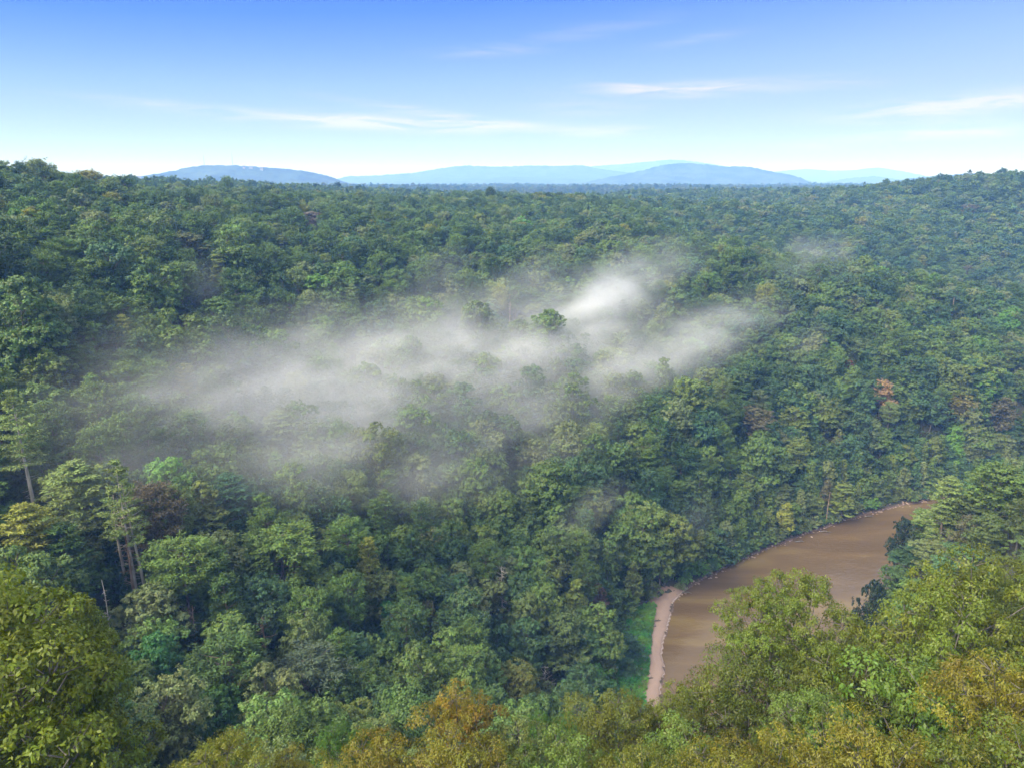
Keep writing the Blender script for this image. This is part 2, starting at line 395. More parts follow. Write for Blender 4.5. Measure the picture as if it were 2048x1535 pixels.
# ------------------------------------------------------------------ object helpers
def tag(o, label=None, cat=None, group=None, kind=None):
    if label: o['label'] = label
    if cat: o['category'] = cat
    if group: o['group'] = group
    if kind: o['kind'] = kind
    return o
def mobj(name, me, parent=None):
    o = bpy.data.objects.new(name, me); COL.objects.link(o)
    if parent is not None: o.parent = parent
    return o
def put_tree(name, proto, loc, rot, scl, tint, tip, parts=('trunk', 'crown')):
    e = bpy.data.objects.new(name, None); COL.objects.link(e); e.empty_display_size = .5
    e.location = loc; e.rotation_euler = (0, 0, rot); e.scale = scl
    for pn, me in zip(parts, proto[:2]):
        o = mobj(pn, me, e)
        if pn == 'crown':
            o['tint'] = [float(c) for c in tint]; o['tip'] = [float(c) for c in tip]
    return e

# ------------------------------------------------------------------ the ground, the river and the shore
def build_terrain():
    fr = np.radians(np.arange(-52, 52.01, .4)); rest = np.radians(np.arange(58, 303, 6.0))
    th = np.concatenate([fr, rest])
    rr = np.concatenate([[.5, 8, 16], np.arange(20, 60, 3.0), np.arange(60, 420, 1.5), 420*1.035**np.arange(0, 106)])
    Rg, Tg = np.meshgrid(rr, th, indexing='ij'); x = Rg*np.sin(Tg); y = Rg*np.cos(Tg)
    z = ground(x.ravel(), y.ravel())
    V = np.stack([x.ravel(), y.ravel(), z], 1); nr, ntn = len(rr), len(th)
    i = np.arange(nr-1)[:, None]; j = np.arange(ntn)[None]; jn = (j+1) % ntn
    F = np.stack([i*ntn+j, i*ntn+jn, (i+1)*ntn+jn, (i+1)*ntn+j], -1).reshape(-1, 4)
    m, nt, N, L = new_mat('forest_floor')
    tc = N.new('ShaderNodeTexCoord')
    n1 = N.new('ShaderNodeTexNoise'); n1.inputs['Scale'].default_value = .35; n1.inputs['Detail'].default_value = 6; L.new(tc.outputs['Object'], n1.inputs['Vector'])
    n2 = N.new('ShaderNodeTexNoise'); n2.inputs['Scale'].default_value = 2.2; n2.inputs['Detail'].default_value = 5; L.new(tc.outputs['Object'], n2.inputs['Vector'])
    r1 = ramp(nt, n1.outputs['Fac'], [(.35, (.028, .035, .014)), (.6, (.055, .05, .028))])
    sx = N.new('ShaderNodeSeparateXYZ'); L.new(tc.outputs['Object'], sx.inputs[0])
    # wet earth and stones of the bank, up to about a metre and a half above the river
    k = mathn(nt, 'MULTIPLY_ADD', n2.outputs['Fac'], 1.6, sx.outputs['Z'])
    r2 = ramp(nt, mathn(nt, 'DIVIDE', k, 4.0), [(.24, (1, 1, 1)), (.38, (0, 0, 0))])
    r3 = ramp(nt, n2.outputs['Fac'], [(.3, (.05, .03, .022)), (.5, (.12, .075, .055)), (.7, (.24, .16, .13))])
    mx = N.new('ShaderNodeMix'); mx.data_type = 'RGBA'; L.new(r2.outputs[0], mx.inputs['Factor']); L.new(r1.outputs[0], mx.inputs[6]); L.new(r3.outputs[0], mx.inputs[7])
    p = N.new('ShaderNodeBsdfPrincipled'); p.inputs['Roughness'].default_value = .95; L.new(mx.outputs[2], p.inputs['Base Color'])
    bp = N.new('ShaderNodeBump'); bp.inputs['Strength'].default_value = .8; bp.inputs['Distance'].default_value = .3; L.new(n2.outputs['Fac'], bp.inputs['Height']); L.new(bp.outputs[0], p.inputs['Normal'])
    out_surface(nt, p.outputs[0])
    tag(mobj('ground', mesh_np('ground', V, F, [m], smooth=True)), kind='structure')
build_terrain()

def grid_sheet(name, x0, x1, y0, y1, s, zf, keep, mat):
    xs = np.arange(x0, x1+s, s); ys = np.arange(y0, y1+s, s); X, Y = np.meshgrid(xs, ys, indexing='ij')
    Z = zf(X.ravel(), Y.ravel()); V = np.stack([X.ravel(), Y.ravel(), Z], 1); n = len(ys)
    i = np.arange(len(xs)-1)[:, None]; j = np.arange(n-1)[None]
    F = np.stack([i*n+j, (i+1)*n+j, (i+1)*n+j+1, i*n+j+1], -1).reshape(-1, 4)
    F = F[keep(V[F].mean(1)[:, 0], V[F].mean(1)[:, 1])]
    u, inv = np.unique(F, return_inverse=True)
    return mobj(name, mesh_np(name, V[u], inv.reshape(-1, 4), [mat], smooth=True))

def build_river():
    m, nt, N, L = new_mat('muddy_river_water')
    tc = N.new('ShaderNodeTexCoord')
    mp = N.new('ShaderNodeMapping'); mp.inputs['Rotation'].default_value = (0, 0, math.radians(-38)); mp.inputs['Scale'].default_value = (.12, .55, 1)
    L.new(tc.outputs['Object'], mp.inputs[0])
    n1 = N.new('ShaderNodeTexNoise'); n1.inputs['Scale'].default_value = .16; n1.inputs['Detail'].default_value = 6; n1.inputs['Distortion'].default_value = 1.2; L.new(mp.outputs[0], n1.inputs['Vector'])
    r = ramp(nt, n1.outputs['Fac'], [(.34, (0.090, 0.058, 0.027)), (.5, (0.110, 0.072, 0.034)), (.66, (0.148, 0.104, 0.042))])
    p = N.new('ShaderNodeBsdfPrincipled'); L.new(r.outputs[0], p.inputs['Base Color']); p.inputs['Roughness'].default_value = .07
    p.inputs['IOR'].default_value = 1.33; p.inputs['Specular IOR Level'].default_value = .5
    n2 = N.new('ShaderNodeTexNoise'); n2.inputs['Scale'].default_value = .9; n2.inputs['Detail'].default_value = 5
    mp2 = N.new('ShaderNodeMapping'); mp2.inputs['Rotation'].default_value = (0, 0, math.radians(-38)); mp2.inputs['Scale'].default_value = (.45, 1, 1); L.new(tc.outputs['Object'], mp2.inputs[0]); L.new(mp2.outputs[0], n2.inputs['Vector'])
    b = N.new('ShaderNodeBump'); b.inputs['Strength'].default_value = .22; b.inputs['Distance'].default_value = .35; L.new(n2.outputs['Fac'], b.inputs['Height']); L.new(b.outputs[0], p.inputs['Normal'])
    out_surface(nt, p.outputs[0])
    def keep(x, y):
        return in_poly(x, y, river_poly) | (np.minimum(dist_line(x, y, far_bank), dist_line(x, y, near_bank)) < 5)
    tag(grid_sheet('river', 10, 440, 36, 300, 3, lambda x, y: np.zeros(len(x)), keep, m), kind='structure')
build_river()

def build_shore():
    m, nt, N, L = new_mat('pinkish_river_sand')
    tc = N.new('ShaderNodeTexCoord')
    n1 = N.new('ShaderNodeTexNoise'); n1.inputs['Scale'].default_value = .5; n1.inputs['Detail'].default_value = 7; L.new(tc.outputs['Object'], n1.inputs['Vector'])
    sx = N.new('ShaderNodeSeparateXYZ'); L.new(tc.outputs['Object'], sx.inputs[0])
    h = mathn(nt, 'MULTIPLY_ADD', n1.outputs['Fac'], .5, sx.outputs['Z'])
    r = ramp(nt, mathn(nt, 'DIVIDE', h, 2.4), [(.13, (0.170, 0.102, 0.068)), (.24, (0.374, 0.306, 0.272)), (.32, (0.230, 0.162, 0.132)), (.45, (0.289, 0.204, 0.162)), (.62, (0.238, 0.157, 0.119)), (.8, (0.212, 0.136, 0.093))])
    p = N.new('ShaderNodeBsdfPrincipled'); p.inputs['Roughness'].default_value = .9; L.new(r.outputs[0], p.inputs['Base Color'])
    n2 = N.new('ShaderNodeTexNoise'); n2.inputs['Scale'].default_value = 3; n2.inputs['Detail'].default_value = 4; L.new(tc.outputs['Object'], n2.inputs['Vector'])
    b = N.new('ShaderNodeBump'); b.inputs['Strength'].default_value = .6; b.inputs['Distance'].default_value = .12; L.new(n2.outputs['Fac'], b.inputs['Height']); L.new(b.outputs[0], p.inputs['Normal'])
    out_surface(nt, p.outputs[0])
    keep = lambda x, y: in_poly(x, y, bar_poly) | (dist_line(x, y, np.vstack([bar_poly, bar_poly[:1]])) < 1.2)
    tag(grid_sheet('shore', 20, 66, 80, 190, .6, lambda x, y: ground(x, y)+.05+.05*fbm(x*1.2, y*1.2, 4, 2), keep, m), kind='structure')
build_shore()

# ------------------------------------------------------------------ distant hills
def hill_material():
    m, nt, N, L = new_mat('wooded_hillside')
    tc = N.new('ShaderNodeTexCoord'); n = N.new('ShaderNodeTexNoise'); n.inputs['Scale'].default_value = .009; n.inputs['Detail'].default_value = 9; n.inputs['Roughness'].default_value = .7
    L.new(tc.outputs['Object'], n.inputs['Vector'])
    r = ramp(nt, n.outputs['Fac'], [(.42, (.006, .014, .010)), (.58, (.036, .060, .034))])
    p = N.new('ShaderNodeBsdfPrincipled'); p.inputs['Roughness'].default_value = .95; L.new(r.outputs[0], p.inputs['Base Color'])
    out_surface(nt, p.outputs[0]); return m
M_HILL = hill_material()
def hill(name, d, crest, foot=80, front=.22, step=3.0, bump=7.0, seed=1):
    cx = np.array([c[0] for c in crest], float); cy = np.array([c[1] for c in crest], float)
    px = np.arange(cx[0], cx[-1]+step, step)
    py = np.interp(px, cx, cy); ker = np.ones(7)/7; py = np.convolve(np.pad(py, 3, 'edge'), ker, 'valid')
    ang = np.arctan((px-W0/2)/FPX*cp)  # azimuth
    top = np.array([at(a, b, d)[2] for a, b in zip(px, py)])
    prof = np.concatenate([np.linspace(-1, 0, 34), np.linspace(.05, 1, 12)])
    V = []
    for i, u in enumerate(prof):
        dd = d*(1+u*front) if u < 0 else d*(1+u*front*1.5)
        x = dd*np.sin(ang); y = dd*np.cos(ang)
        s = (1-abs(u))**1.25
        fold = 1-.95*abs(u)**.5*fbm(x/(d*.045)+seed*7, y/(d*.09), seed, 3) if u < 0 else 1
        z = foot+(top-foot)*s*fold + bump*(fbm(x/14, y/14, seed, 2)-.5)*(1 if abs(u) < .98 else 0)
        V.append(np.stack([x, y, z], 1))
    V = np.vstack(V); n = len(px); k = len(prof)
    i = np.arange(k-1)[:, None]; j = np.arange(n-1)[None]
    F = np.stack([i*n+j, i*n+j+1, (i+1)*n+j+1, (i+1)*n+j], -1).reshape(-1, 4)
    return tag(mobj(name, mesh_np(name, V, F, [M_HILL], smooth=True)), kind='structure')
hill('hills', 3400, [(180, 372), (240, 358), (300, 350), (345, 343), (375, 335), (420, 331), (480, 331), (530, 335), (580, 338), (625, 345), (660, 353), (700, 368), (730, 378)], seed=2)
hill('hills', 4900, [(1120, 380), (1180, 362), (1230, 352), (1280, 342), (1320, 331), (1360, 326), (1400, 328), (1450, 334), (1490, 333), (1540, 343), (1590, 352), (1630, 368), (1680, 380)], seed=3, bump=9)
hill('hills', 7000, [(640, 372), (690, 353), (760, 351), (830, 346), (880, 337), (930, 331), (1000, 334), (1060, 331), (1120, 332), (1160, 330), (1200, 338), (1260, 346), (1330, 358), (1420, 380)], seed=4, bump=12)
hill('hills', 6000, [(900, 378), (960, 362), (1010, 353), (1080, 356), (1150, 358), (1220, 366), (1290, 378)], seed=14, bump=10)
hill('hills', 9200, [(1100, 345), (1180, 333), (1250, 328), (1300, 323), (1345, 319), (1390, 324), (1450, 333), (1510, 341), (1570, 350), (1640, 366)], seed=5, bump=12)
hill('hills', 11500, [(1500, 352), (1560, 342), (1610, 338), (1660, 342), (1700, 341), (1750, 335), (1790, 341), (1830, 348), (1900, 362)], seed=6, bump=12)
hill('hills', 7800, [(1580, 378), (1640, 366), (1700, 356), (1750, 352), (1800, 360), (1850, 372)], seed=7, bump=12)
hill('hills', 4300, [(1760, 366), (1820, 357), (1880, 350), (1940, 347), (2048, 350), (2200, 356)], seed=8, bump=9)

# ------------------------------------------------------------------ trees: colours
GREEN = {  # look name -> (tint, tip)
 'mid green': ((0.101, 0.162, 0.032), (0.167, 0.222, 0.041)),
 'dark green': ((0.056, 0.104, 0.025), (0.093, 0.148, 0.032)),
 'yellow-green': ((0.122, 0.161, 0.032), (0.179, 0.209, 0.040)),
 'grey-green': ((0.142, 0.178, 0.060), (0.209, 0.237, 0.078)),
 'bluish green': ((.062, .122, .042), (.095, .165, .055)),
 'olive green': ((.098, .136, .034), (.140, .170, .042)),
 'bright green': ((0.108, 0.222, 0.031), (0.184, 0.296, 0.041)),
 'brownish green': ((0.106, 0.101, 0.045), (0.138, 0.121, 0.054)),
}
PINEC = {'mid green': ((0.086, 0.146, 0.027), (0.134, 0.192, 0.035)), 'dark green': ((0.050, 0.094, 0.022), (0.080, 0.130, 0.027)), 'pale green': ((0.151, 0.207, 0.055), (0.201, 0.252, 0.068)), 'yellow-green': ((0.176, 0.199, 0.027), (0.251, 0.237, 0.037))}

NS = np.array([(-900, 1100), (-300, 1160), (0, 1155), (60, 1160), (120, 1195), (160, 1210), (200, 1360), (215, 1500), (360, 1530), (390, 1480), (440, 1465), (560, 1480), (640, 1470), (680, 1440), (750, 1445), (800, 1400),
 (850, 1340), (920, 1325), (985, 1380), (1040, 1430), (1100, 1420), (1180, 1440), (1200, 1385), (1290, 1380), (1340, 1345), (1430, 1300), (1455, 1200), (1520, 1155), (1650, 1145), (1700, 1180), (1720, 1230), (1740, 1165),
 (1780, 1165), (1790, 1080), (1850, 1000), (1870, 960), (1920, 945), (1960, 915), (2048, 880), (2300, 800), (3000, 760)], float)
near_poly = np.vstack([[(-500, 40), (-200, 56), (-60, 62), (0, 72), (50, 86), (84, 100)], near_bank[2:], [(700, 100), (700, -400), (-500, -400)]])
PROT = np.array([(1320, 1195), (1370, 1172), (1500, 1112), (1590, 1078), (1660, 1052), (1740, 1028), (1850, 1004), (1850, 1010), (1795, 1080), (1785, 1150), (1725, 1225), (1690, 1170), (1600, 1150), (1460, 1190), (1430, 1300), (1300, 1375), (1225, 1372), (1250, 1290), (1282, 1225)], float)

MEADP = np.array([(1300, 1228), (1272, 1228), (1238, 1290), (1212, 1380), (1290, 1380)], float)
def march(px, py, hgt, t0=20, t1=900, step=.6):
    r = ray(px, py); t = np.arange(t0, t1, step); P = CAM+r*t[:, None]
    g = ground(P[:, 0], P[:, 1]); k = np.where(P[:, 2]-g <= hgt)[0]
    if len(k) == 0: return None
    k = k[0]; return np.array([P[k, 0], P[k, 1], g[k]]), t[k]

ALL = []   # dictionaries of every tree: x y z, proto, scale, rot, kind, colour, hero info
def T(kind, proto, x, y, z, s, tint, tip, look='', form='', hero=None, short=None, rot=None, sz=None, vis=60, w=30, lib=None, cat=None):
    d = dict(kind=kind, proto=proto, lib=lib, x=x, y=y, z=z, s=s, sz=sz or s, rot=random.random()*2*PI if rot is None else rot, tint=tint, tip=tip, look=look, form=form, hero=hero, short=short, vis=vis, w=w, cat=cat)
    ALL.append(d); return d
LIBS = {'B': P_MID_B, 'P': P_MID_P, 'C': P_CONE, 'N': P_NEAR, 'U': P_BUSH, 'K': P_BANK, 'FB': P_FAR_B, 'FP': P_FAR_P}
def protoH(lib, i): return LIBS[lib][i][2]
def hero(kind, lib, i, px, py, H, tint, tip, label, short, w=60, vis=70, rs=None, cat=None, d=None, rot=None):
    """a tree singled out in the photograph: its top stands on the sight line through px, py"""
    if d is None:
        r = march(px, py, H)
        if r is None: raise RuntimeError('no ground for '+label)
        (x, y, z), dist = r
    else:
        P = at(px, py, d); x, y = P[0], P[1]; z = ground(x, y)[0]; H = P[2]-z; dist = d
    p = LIBS[lib][i]; sz = H/p[2]; s = rs if rs else sz
    if w and rs is None: s = (w*dist/FPX/2)/p[3]
    return T(kind, i, x, y, z, s, tint, tip, hero=label, short=short, sz=sz, vis=vis, w=w, lib=lib, cat=cat or 'tree', rot=rot)
G = GREEN
# middle distance landmarks ------------------------------------------------
hero('pine_tree', 'P', 5, 20, 785, 30, *PINEC['pale green'], 'tall pine with long bare lower trunk and dead side branches at the left edge', 'the tall bare-trunked pine', 150, 240, rs=1.15)
hero('pine_tree', 'P', 2, 140, 925, 22, *PINEC['pale green'], 'pale green layered pine just downhill of the tall bare-trunked pine', None, 140, 150)
hero('pine_tree', 'P', 6, 228, 925, 29, *PINEC['pale green'], 'pine with sparse plumes on top of twin pale bare trunks', 'the twin-trunked pine', 110, 225, rs=1.0, rot=.3)
hero('pine_tree', 'P', 3, 300, 985, 20, (0.095, 0.081, 0.038), (0.123, 0.095, 0.048), 'rust-tinged thin pine just right of the twin pale trunks', None, 110, 110)
hero('broadleaf_tree', 'C', 0, 400, 960, 20, *G['yellow-green'], 'thin olive-yellow tree between the rusty pine and a deep green pine', None, 110, 110)
hero('pine_tree', 'P', 2, 455, 950, 20, (0.038, 0.095, 0.038), (0.048, 0.123, 0.048), 'deep green pine with level boughs just below the mist', 'the deep green pine', 130, 120)
hero('pine_tree', 'P', 2, 40, 1015, 22, *PINEC['yellow-green'], 'yellowish green pine below the tall bare-trunked pine', None, 130, 140)
hero('pine_tree', 'P', 0, 118, 1050, 20, *PINEC['dark green'], 'dark shaggy pine left of the twin pale trunks', None, 110, 120)
hero('pine_tree', 'P', 4, 362, 1088, 20, *PINEC['mid green'], 'full green pine downhill of the rusty pine', None, 120, 110)
hero('pine_tree', 'P', 3, 560, 1070, 20, *PINEC['mid green'], 'rounded green pine downhill of the deep green level-boughed pine', None, 150, 120)
hero('pine_tree', 'P', 2, 555, 825, 19, *PINEC['pale green'], 'pale layered pine standing in the thin mist', 'the misty pale pine', 110, 120)
hero('pine_tree', 'P', 3, 355, 530, 19, *PINEC['mid green'], 'dense rounded pine with bare white limbs under its crown', 'the white-limbed pine', 75, 60)
hero('broadleaf_tree', 'C', 1, 435, 505, 17, *G['yellow-green'], 'narrow yellow-green spire tree beside the white-limbed pine', None, 48, 80)
hero('broadleaf_tree', 'B', 0, 620, 425, 14, (0.162, 0.133, 0.095), (0.190, 0.162, 0.114), 'pale greyish brown dying tree near the crest of the ridge', 'the pale brown tree', 60, 40)
hero('broadleaf_tree', 'B', 3, 375, 468, 14, (0.104, 0.123, 0.038), (0.142, 0.152, 0.048), 'broad olive-yellow crowned tree uphill of the yellow-green spire', None, 90, 50)
hero('broadleaf_tree', 'B', 0, 555, 472, 13, *G['yellow-green'], 'pair-like yellow topped tree just below the pale brown tree', None, 60, 30)
hero('broadleaf_tree', 'B', 5, 1768, 765, 15, (0.314, 0.209, 0.095), (0.247, 0.133, 0.085), 'orange-pink autumn tree alone on the green slope above the river', 'the orange autumn tree', 42, 50)
hero('broadleaf_tree', 'B', 0, 1700, 722, 9, (0.266, 0.095, 0.057), (0.190, 0.076, 0.048), 'small rust-red tree uphill of the orange autumn tree', None, 22, 22)
hero('broadleaf_tree', 'B', 4, 1925, 790, 14, (0.190, 0.180, 0.048), (0.247, 0.209, 0.057), 'golden-topped tree across the slope from the orange autumn tree', 'the golden-topped tree', 44, 40)
hero('broadleaf_tree', 'B', 2, 1590, 815, 14, *G['yellow-green'], 'yellow-green globe-shaped tree on the slope below the end of the mist', 'the yellow-green globe tree', 58, 45)
hero('broadleaf_tree', 'C', 0, 1576, 1005, 14, (0.218, 0.247, 0.033), (0.304, 0.285, 0.048), 'bright yellow tree leaning over the far river bank', 'the yellow bank tree', 44, 80)
hero('broadleaf_tree', 'C', 1, 1690, 965, 16, *G['yellow-green'], 'feathery yellow-green tree on the far bank with hanging boughs', 'the feathery bank tree', 60, 80)
hero('broadleaf_tree', 'B', 5, 1595, 880, 15, *G['yellow-green'], 'tall yellow-green tree uphill of the feathery bank tree', None, 66, 60)
hero('broadleaf_tree', 'B', 4, 1505, 815, 15, (0.114, 0.109, 0.043), (0.162, 0.123, 0.048), 'large olive-brown tree halfway down to the bright yellow bank tree', None, 84, 70)
hero('broadleaf_tree', 'C', 0, 1155, 1155, 18, (0.142, 0.190, 0.033), (0.209, 0.237, 0.043), 'bright yellow-green pointed tree uphill of the sandbar', 'the bright pointed tree', 66, 110)
hero('broadleaf_tree', 'C', 0, 1268, 1120, 16, *G['yellow-green'], 'slim yellow-green tree between the pointed tree and the river', None, 44, 70)
hero('broadleaf_tree', 'B', 5, 1120, 1232, 17, (0.081, 0.119, 0.032), (0.114, 0.152, 0.038), 'large rounded green tree at the foot of the slope near the meadow', 'the large domed tree', 110, 130)
hero('broadleaf_tree', 'C', 1, 775, 1200, 15, (0.043, 0.152, 0.048), (0.057, 0.190, 0.057), 'emerald green narrow tree among darker rounded ones', 'the emerald narrow tree', 50, 95)
hero('broadleaf_tree', 'B', 3, 855, 1205, 12, (0.133, 0.138, 0.048), (0.171, 0.162, 0.057), 'small yellowish tree right of the emerald narrow tree', None, 44, 40)
hero('broadleaf_tree', 'B', 0, 300, 1275, 15, (0.043, 0.133, 0.032), (0.067, 0.171, 0.038), 'vivid green domed tree in the bottom of the valley', 'the vivid domed tree', 100, 90)
hero('broadleaf_tree', 'B', 2, 430, 1385, 13, (0.062, 0.142, 0.028), (0.104, 0.190, 0.038), 'light green bushy tree just behind the ochre foreground leaves', 'the bushy green tree', 84, 80)
hero('broadleaf_tree', 'B', 4, 320, 1370, 17, *G['grey-green'], 'large grey-green tree with pale forked limbs showing', 'the fork-limbed tree', 130, 120)
hero('broadleaf_tree', 'B', 3, 290, 1185, 15, *G['grey-green'], 'grey-green rounded tree at the foot of the bare orange snag', None, 120, 80)
hero('broadleaf_tree', 'B', 0, 450, 1245, 16, *G['mid green'], 'leafy mid-green tree behind the short broken snag', None, 120, 90)
hero('pine_tree', 'P', 3, 610, 1320, 17, (0.067, 0.095, 0.048), (0.085, 0.114, 0.057), 'wide dull green pine with twiggy crown low in the valley', 'the wide twiggy pine', 140, 110)
hero('pine_tree', 'P', 1, 440, 1290, 17, *PINEC['dark green'], 'broad dark pine beside the leaning red-barked snag', None, 120, 90)
hero('broadleaf_tree', 'B', 5, 1035, 1335, 13, (0.123, 0.142, 0.024), (0.180, 0.162, 0.028), 'mustard-green spreading tree left of the meadow', 'the mustard-green tree', 90, 80)
hero('broadleaf_tree', 'B', 2, 1195, 1170, 12, (0.142, 0.081, 0.048), (0.171, 0.095, 0.057), 'reddish brown thinning tree right of the bright pointed tree', None, 40, 40)
hero('broadleaf_tree', 'U', 1, 1205, 1335, 7.5, (0.067, 0.180, 0.028), (0.104, 0.218, 0.038), 'bright green ball-shaped bush at the near end of the meadow', 'the ball-shaped bush', 60, 60, cat='bush')
hero('pine_tree', 'P', 2, 1905, 955, 20, *PINEC['pale green'], 'pale layered pine on the near bank at the end of the river view', 'the near-bank pine', 76, 120)
hero('broadleaf_tree', 'C', 0, 1832, 1085, 15, (0.048, 0.095, 0.038), (0.067, 0.123, 0.048), 'pointed deep green tree on the near bank above the river', 'the pointed near-bank tree', 76, 110, d=194)
hero('broadleaf_tree', 'B', 0, 1812, 1040, 13, (0.023, 0.043, 0.023), (0.028, 0.052, 0.028), 'very dark small-leaved tree hanging over the river', None, 46, 60, d=199)
hero('broadleaf_tree', 'B', 3, 1752, 1165, 10, (0.021, 0.040, 0.021), (0.028, 0.049, 0.027), 'blackish green tree poking up beside the foreground crowns', None, 54, 40, d=176)
hero('broadleaf_tree', 'B', 2, 1930, 1095, 14, (0.085, 0.162, 0.057), (0.123, 0.209, 0.085), 'light fresh green tree behind the pointed near-bank tree', None, 76, 60)

for px_, py_, d_, w_, lk_, lab_ in [(1868, 1020, 205, 70, 'mid green', 'mid green round tree just below the near-bank pine'), (1800, 1135, 186, 64, 'dark green', 'dark low tree at the foot of the pointed near-bank tree'),
        (1778, 1185, 180, 60, 'mid green', 'green tree on the near bank above the wide bronze crown'), (1880, 1085, 188, 84, 'grey-green', 'grey-green tree behind the pointed near-bank tree'), (1850, 1160, 176, 80, 'mid green', 'rounded green tree between the pointed near-bank tree and the wide bronze crown'),
        (1955, 1000, 190, 90, 'olive green', 'olive rounded tree uphill of the near-bank pine'), (2010, 930, 186, 90, 'mid green', 'large green crown at the crest of the near hillside')]:
    hero('broadleaf_tree', 'K', random.randrange(2), px_, py_, 14, *G[lk_], lab_, None, w_, 30, d=d_)
# snags ---------------------------------------------------------------------
SNAGS = []
def snag(px, py, H, seed, label, short, r=.2, length=2.2, n=34, lean=.02, mat=None, w=26, vis=None, fine=1, d=None):
    if d is None: (x, y, z), dist = march(px, py, H)
    else:
        P = at(px, py, d); x, y = P[0], P[1]; z = ground(x, y)[0]; H = P[2]-z; dist = d
    pr = dead_tree(seed, H, lean, n, r, True, length, mat, fine)
    SNAGS.append((pr, label, (x, y, z)))
    t = T('dead_tree', -1, x, y, z, 1, (0, 0, 0), (0, 0, 0), hero=label, short=short, vis=vis or H*FPX/dist*.7, w=w, lib=None, cat='dead tree'); t['H'] = H; t['snag'] = pr
snag(245, 1035, 19, 1, 'bare orange-barked snag with stubs of broken branches beside the twin trunks', 'the bare orange snag', .36, 2.6, 44)
snag(216, 985, 21, 2, 'pale grey bare trunk standing close against the twin-trunked pine', None, .38, 1.3, 16, .03, M_PALE)
snag(380, 1216, 12, 3, 'short broken snag with a few bare twigs in the valley', 'the short broken snag', .2, 2.2, 12, -.03, vis=60)
snag(523, 1238, 14, 4, 'leaning red-barked snag with long bare twigs on one side', 'the red-barked snag', .24, 3.0, 40, -.04, vis=100, w=40)
snag(202, 1160, 16, 5, 'thin pale dead trunk left of the grey-green rounded tree', None, .13, 1.4, 26, .0, M_PALE)
snag(1910, 592, 15, 6, 'lone orange dead trunk high on the slope above the river', 'the lone dead trunk', .4, 1.3, 12, .0, vis=40, w=14)
snag(1020, 590, 17, 7, 'bare grey-brown trunk rising out of the mist', 'the misty snag', .3, 2.2, 20, .02, vis=50, w=18)
snag(1004, 1130, 17, 8, 'grey twiggy dead tree on the lower slope with tangled bare boughs', 'the twiggy dead tree', .16, 3.2, 60, .01, M_PALE, w=60, vis=100, fine=2)
snag(1222, 980, 13, 9, 'small bare tree with pale spreading twigs just uphill of the river trees', None, .14, 3.4, 40, .0, M_PALE, w=40, vis=50, fine=3)
snag(1660, 985, 12, 10, 'thin dead orange stem among the bank trees', None, .16, .5, 5, .0, w=8, vis=60)
snag(362, 585, 11, 11, 'white leafless spreading tree beneath the white-limbed pine', None, .18, 5.0, 34, .0, M_PALE, w=60, vis=36, fine=2)
snag(1090, 1330, 12, 12, 'leafless pale bush-like tree in front of the mustard-green tree', None, .15, 3.5, 40, .02, M_PALE, w=50, vis=40, fine=3)

# foreground crowns -----------------------------------------------------------
OCH = ((.230, .200, .028), (.380, .260, .040)); OLV = ((.190, .210, .024), (.310, .290, .035)); LGT = ((.170, .220, .050), (.270, .310, .095))
YEL = ((.230, .220, .030), (.340, .270, .050)); BRG = ((.105, .190, .028), (.180, .250, .045))
def fg(px, py, d, w, col, label, short=None, i=None):
    P = at(px, py, d); x, y = P[0], P[1]; z = ground(x, y)[0]; H = P[2]-z
    i = random.randrange(4) if i is None else i
    p = P_NEAR[i]; col = [(cc[0]*.64, cc[1]*.75, cc[2]*.50) for cc in col]; s = (w*d/FPX/2)/p[3]; sz = max(s*.85, min(s*1.25, H/p[2])); z = P[2]-p[2]*sz*1.07
    T('broadleaf_tree', i, x, y, z, s, *col, hero=label, short=short, sz=sz, vis=200, w=w, lib='N', cat='tree')
fg(15, 1150, 44, 290, OLV, 'olive-green glossy-leaved tree filling the lower left corner', 'the corner tree', 3)
fg(122, 1200, 47, 145, ((.17, .19, .024), (.28, .26, .035)), 'slimmer olive crown on the valley side of the corner tree', None, 3)
fg(-120, 1120, 40, 360, OLV, 'yellowish olive crown cut off by the edge of view beside the corner tree', None, 3)
fg(918, 1325, 42, 215, ((.240, .180, .026), (.420, .210, .040)), 'ochre and orange tree with an open crown and pale stem', 'the orange-tipped tree', 1)
fg(425, 1462, 40, 190, YEL, 'golden yellow crown rising over the lower rim of the picture', 'the golden crown', 0)
fg(575, 1478, 42, 160, ((.27, .225, .03), (.40, .29, .05)), 'lower gold-brown crown right of the golden crown', None, 1)
fg(676, 1440, 66, 96, BRG, 'first of two yellow-green saplings behind the ochre crowns', 'the twin saplings', 3)
fg(733, 1448, 66, 84, ((.12, .18, .028), (.20, .24, .04)), 'second yellow-green sapling, nearer the orange-tipped tree', None, 3)
fg(760, 1465, 40, 230, ((.24, .19, .028), (.38, .23, .04)), 'ochre crown spreading below the twin saplings', None, 0)
fg(640, 1500, 36, 200, OCH, 'bronze-leaved crown at the bottom rim under the twin saplings', None, 1)
fg(1040, 1420, 43, 210, ((.20, .20, .06), (.34, .35, .20)), 'pale silvery-leaved crown beside the orange-tipped tree', 'the silvery crown', 1)
fg(920, 1470, 36, 240, ((.22, .19, .028), (.36, .25, .04)), 'ochre-green crown directly under the orange-tipped tree', None, 0)
fg(1074, 1418, 78, 62, BRG, 'small bright green crown just behind the silvery crown', None, 3)
fg(1132, 1420, 78, 80, BRG, 'larger of two bright green crowns behind the silvery crown', None, 3)
fg(1235, 1388, 50, 230, ((.165, .160, .028), (.26, .23, .040)), 'brownish olive crown covering the near end of the sandbar', 'the brownish olive crown', 0)
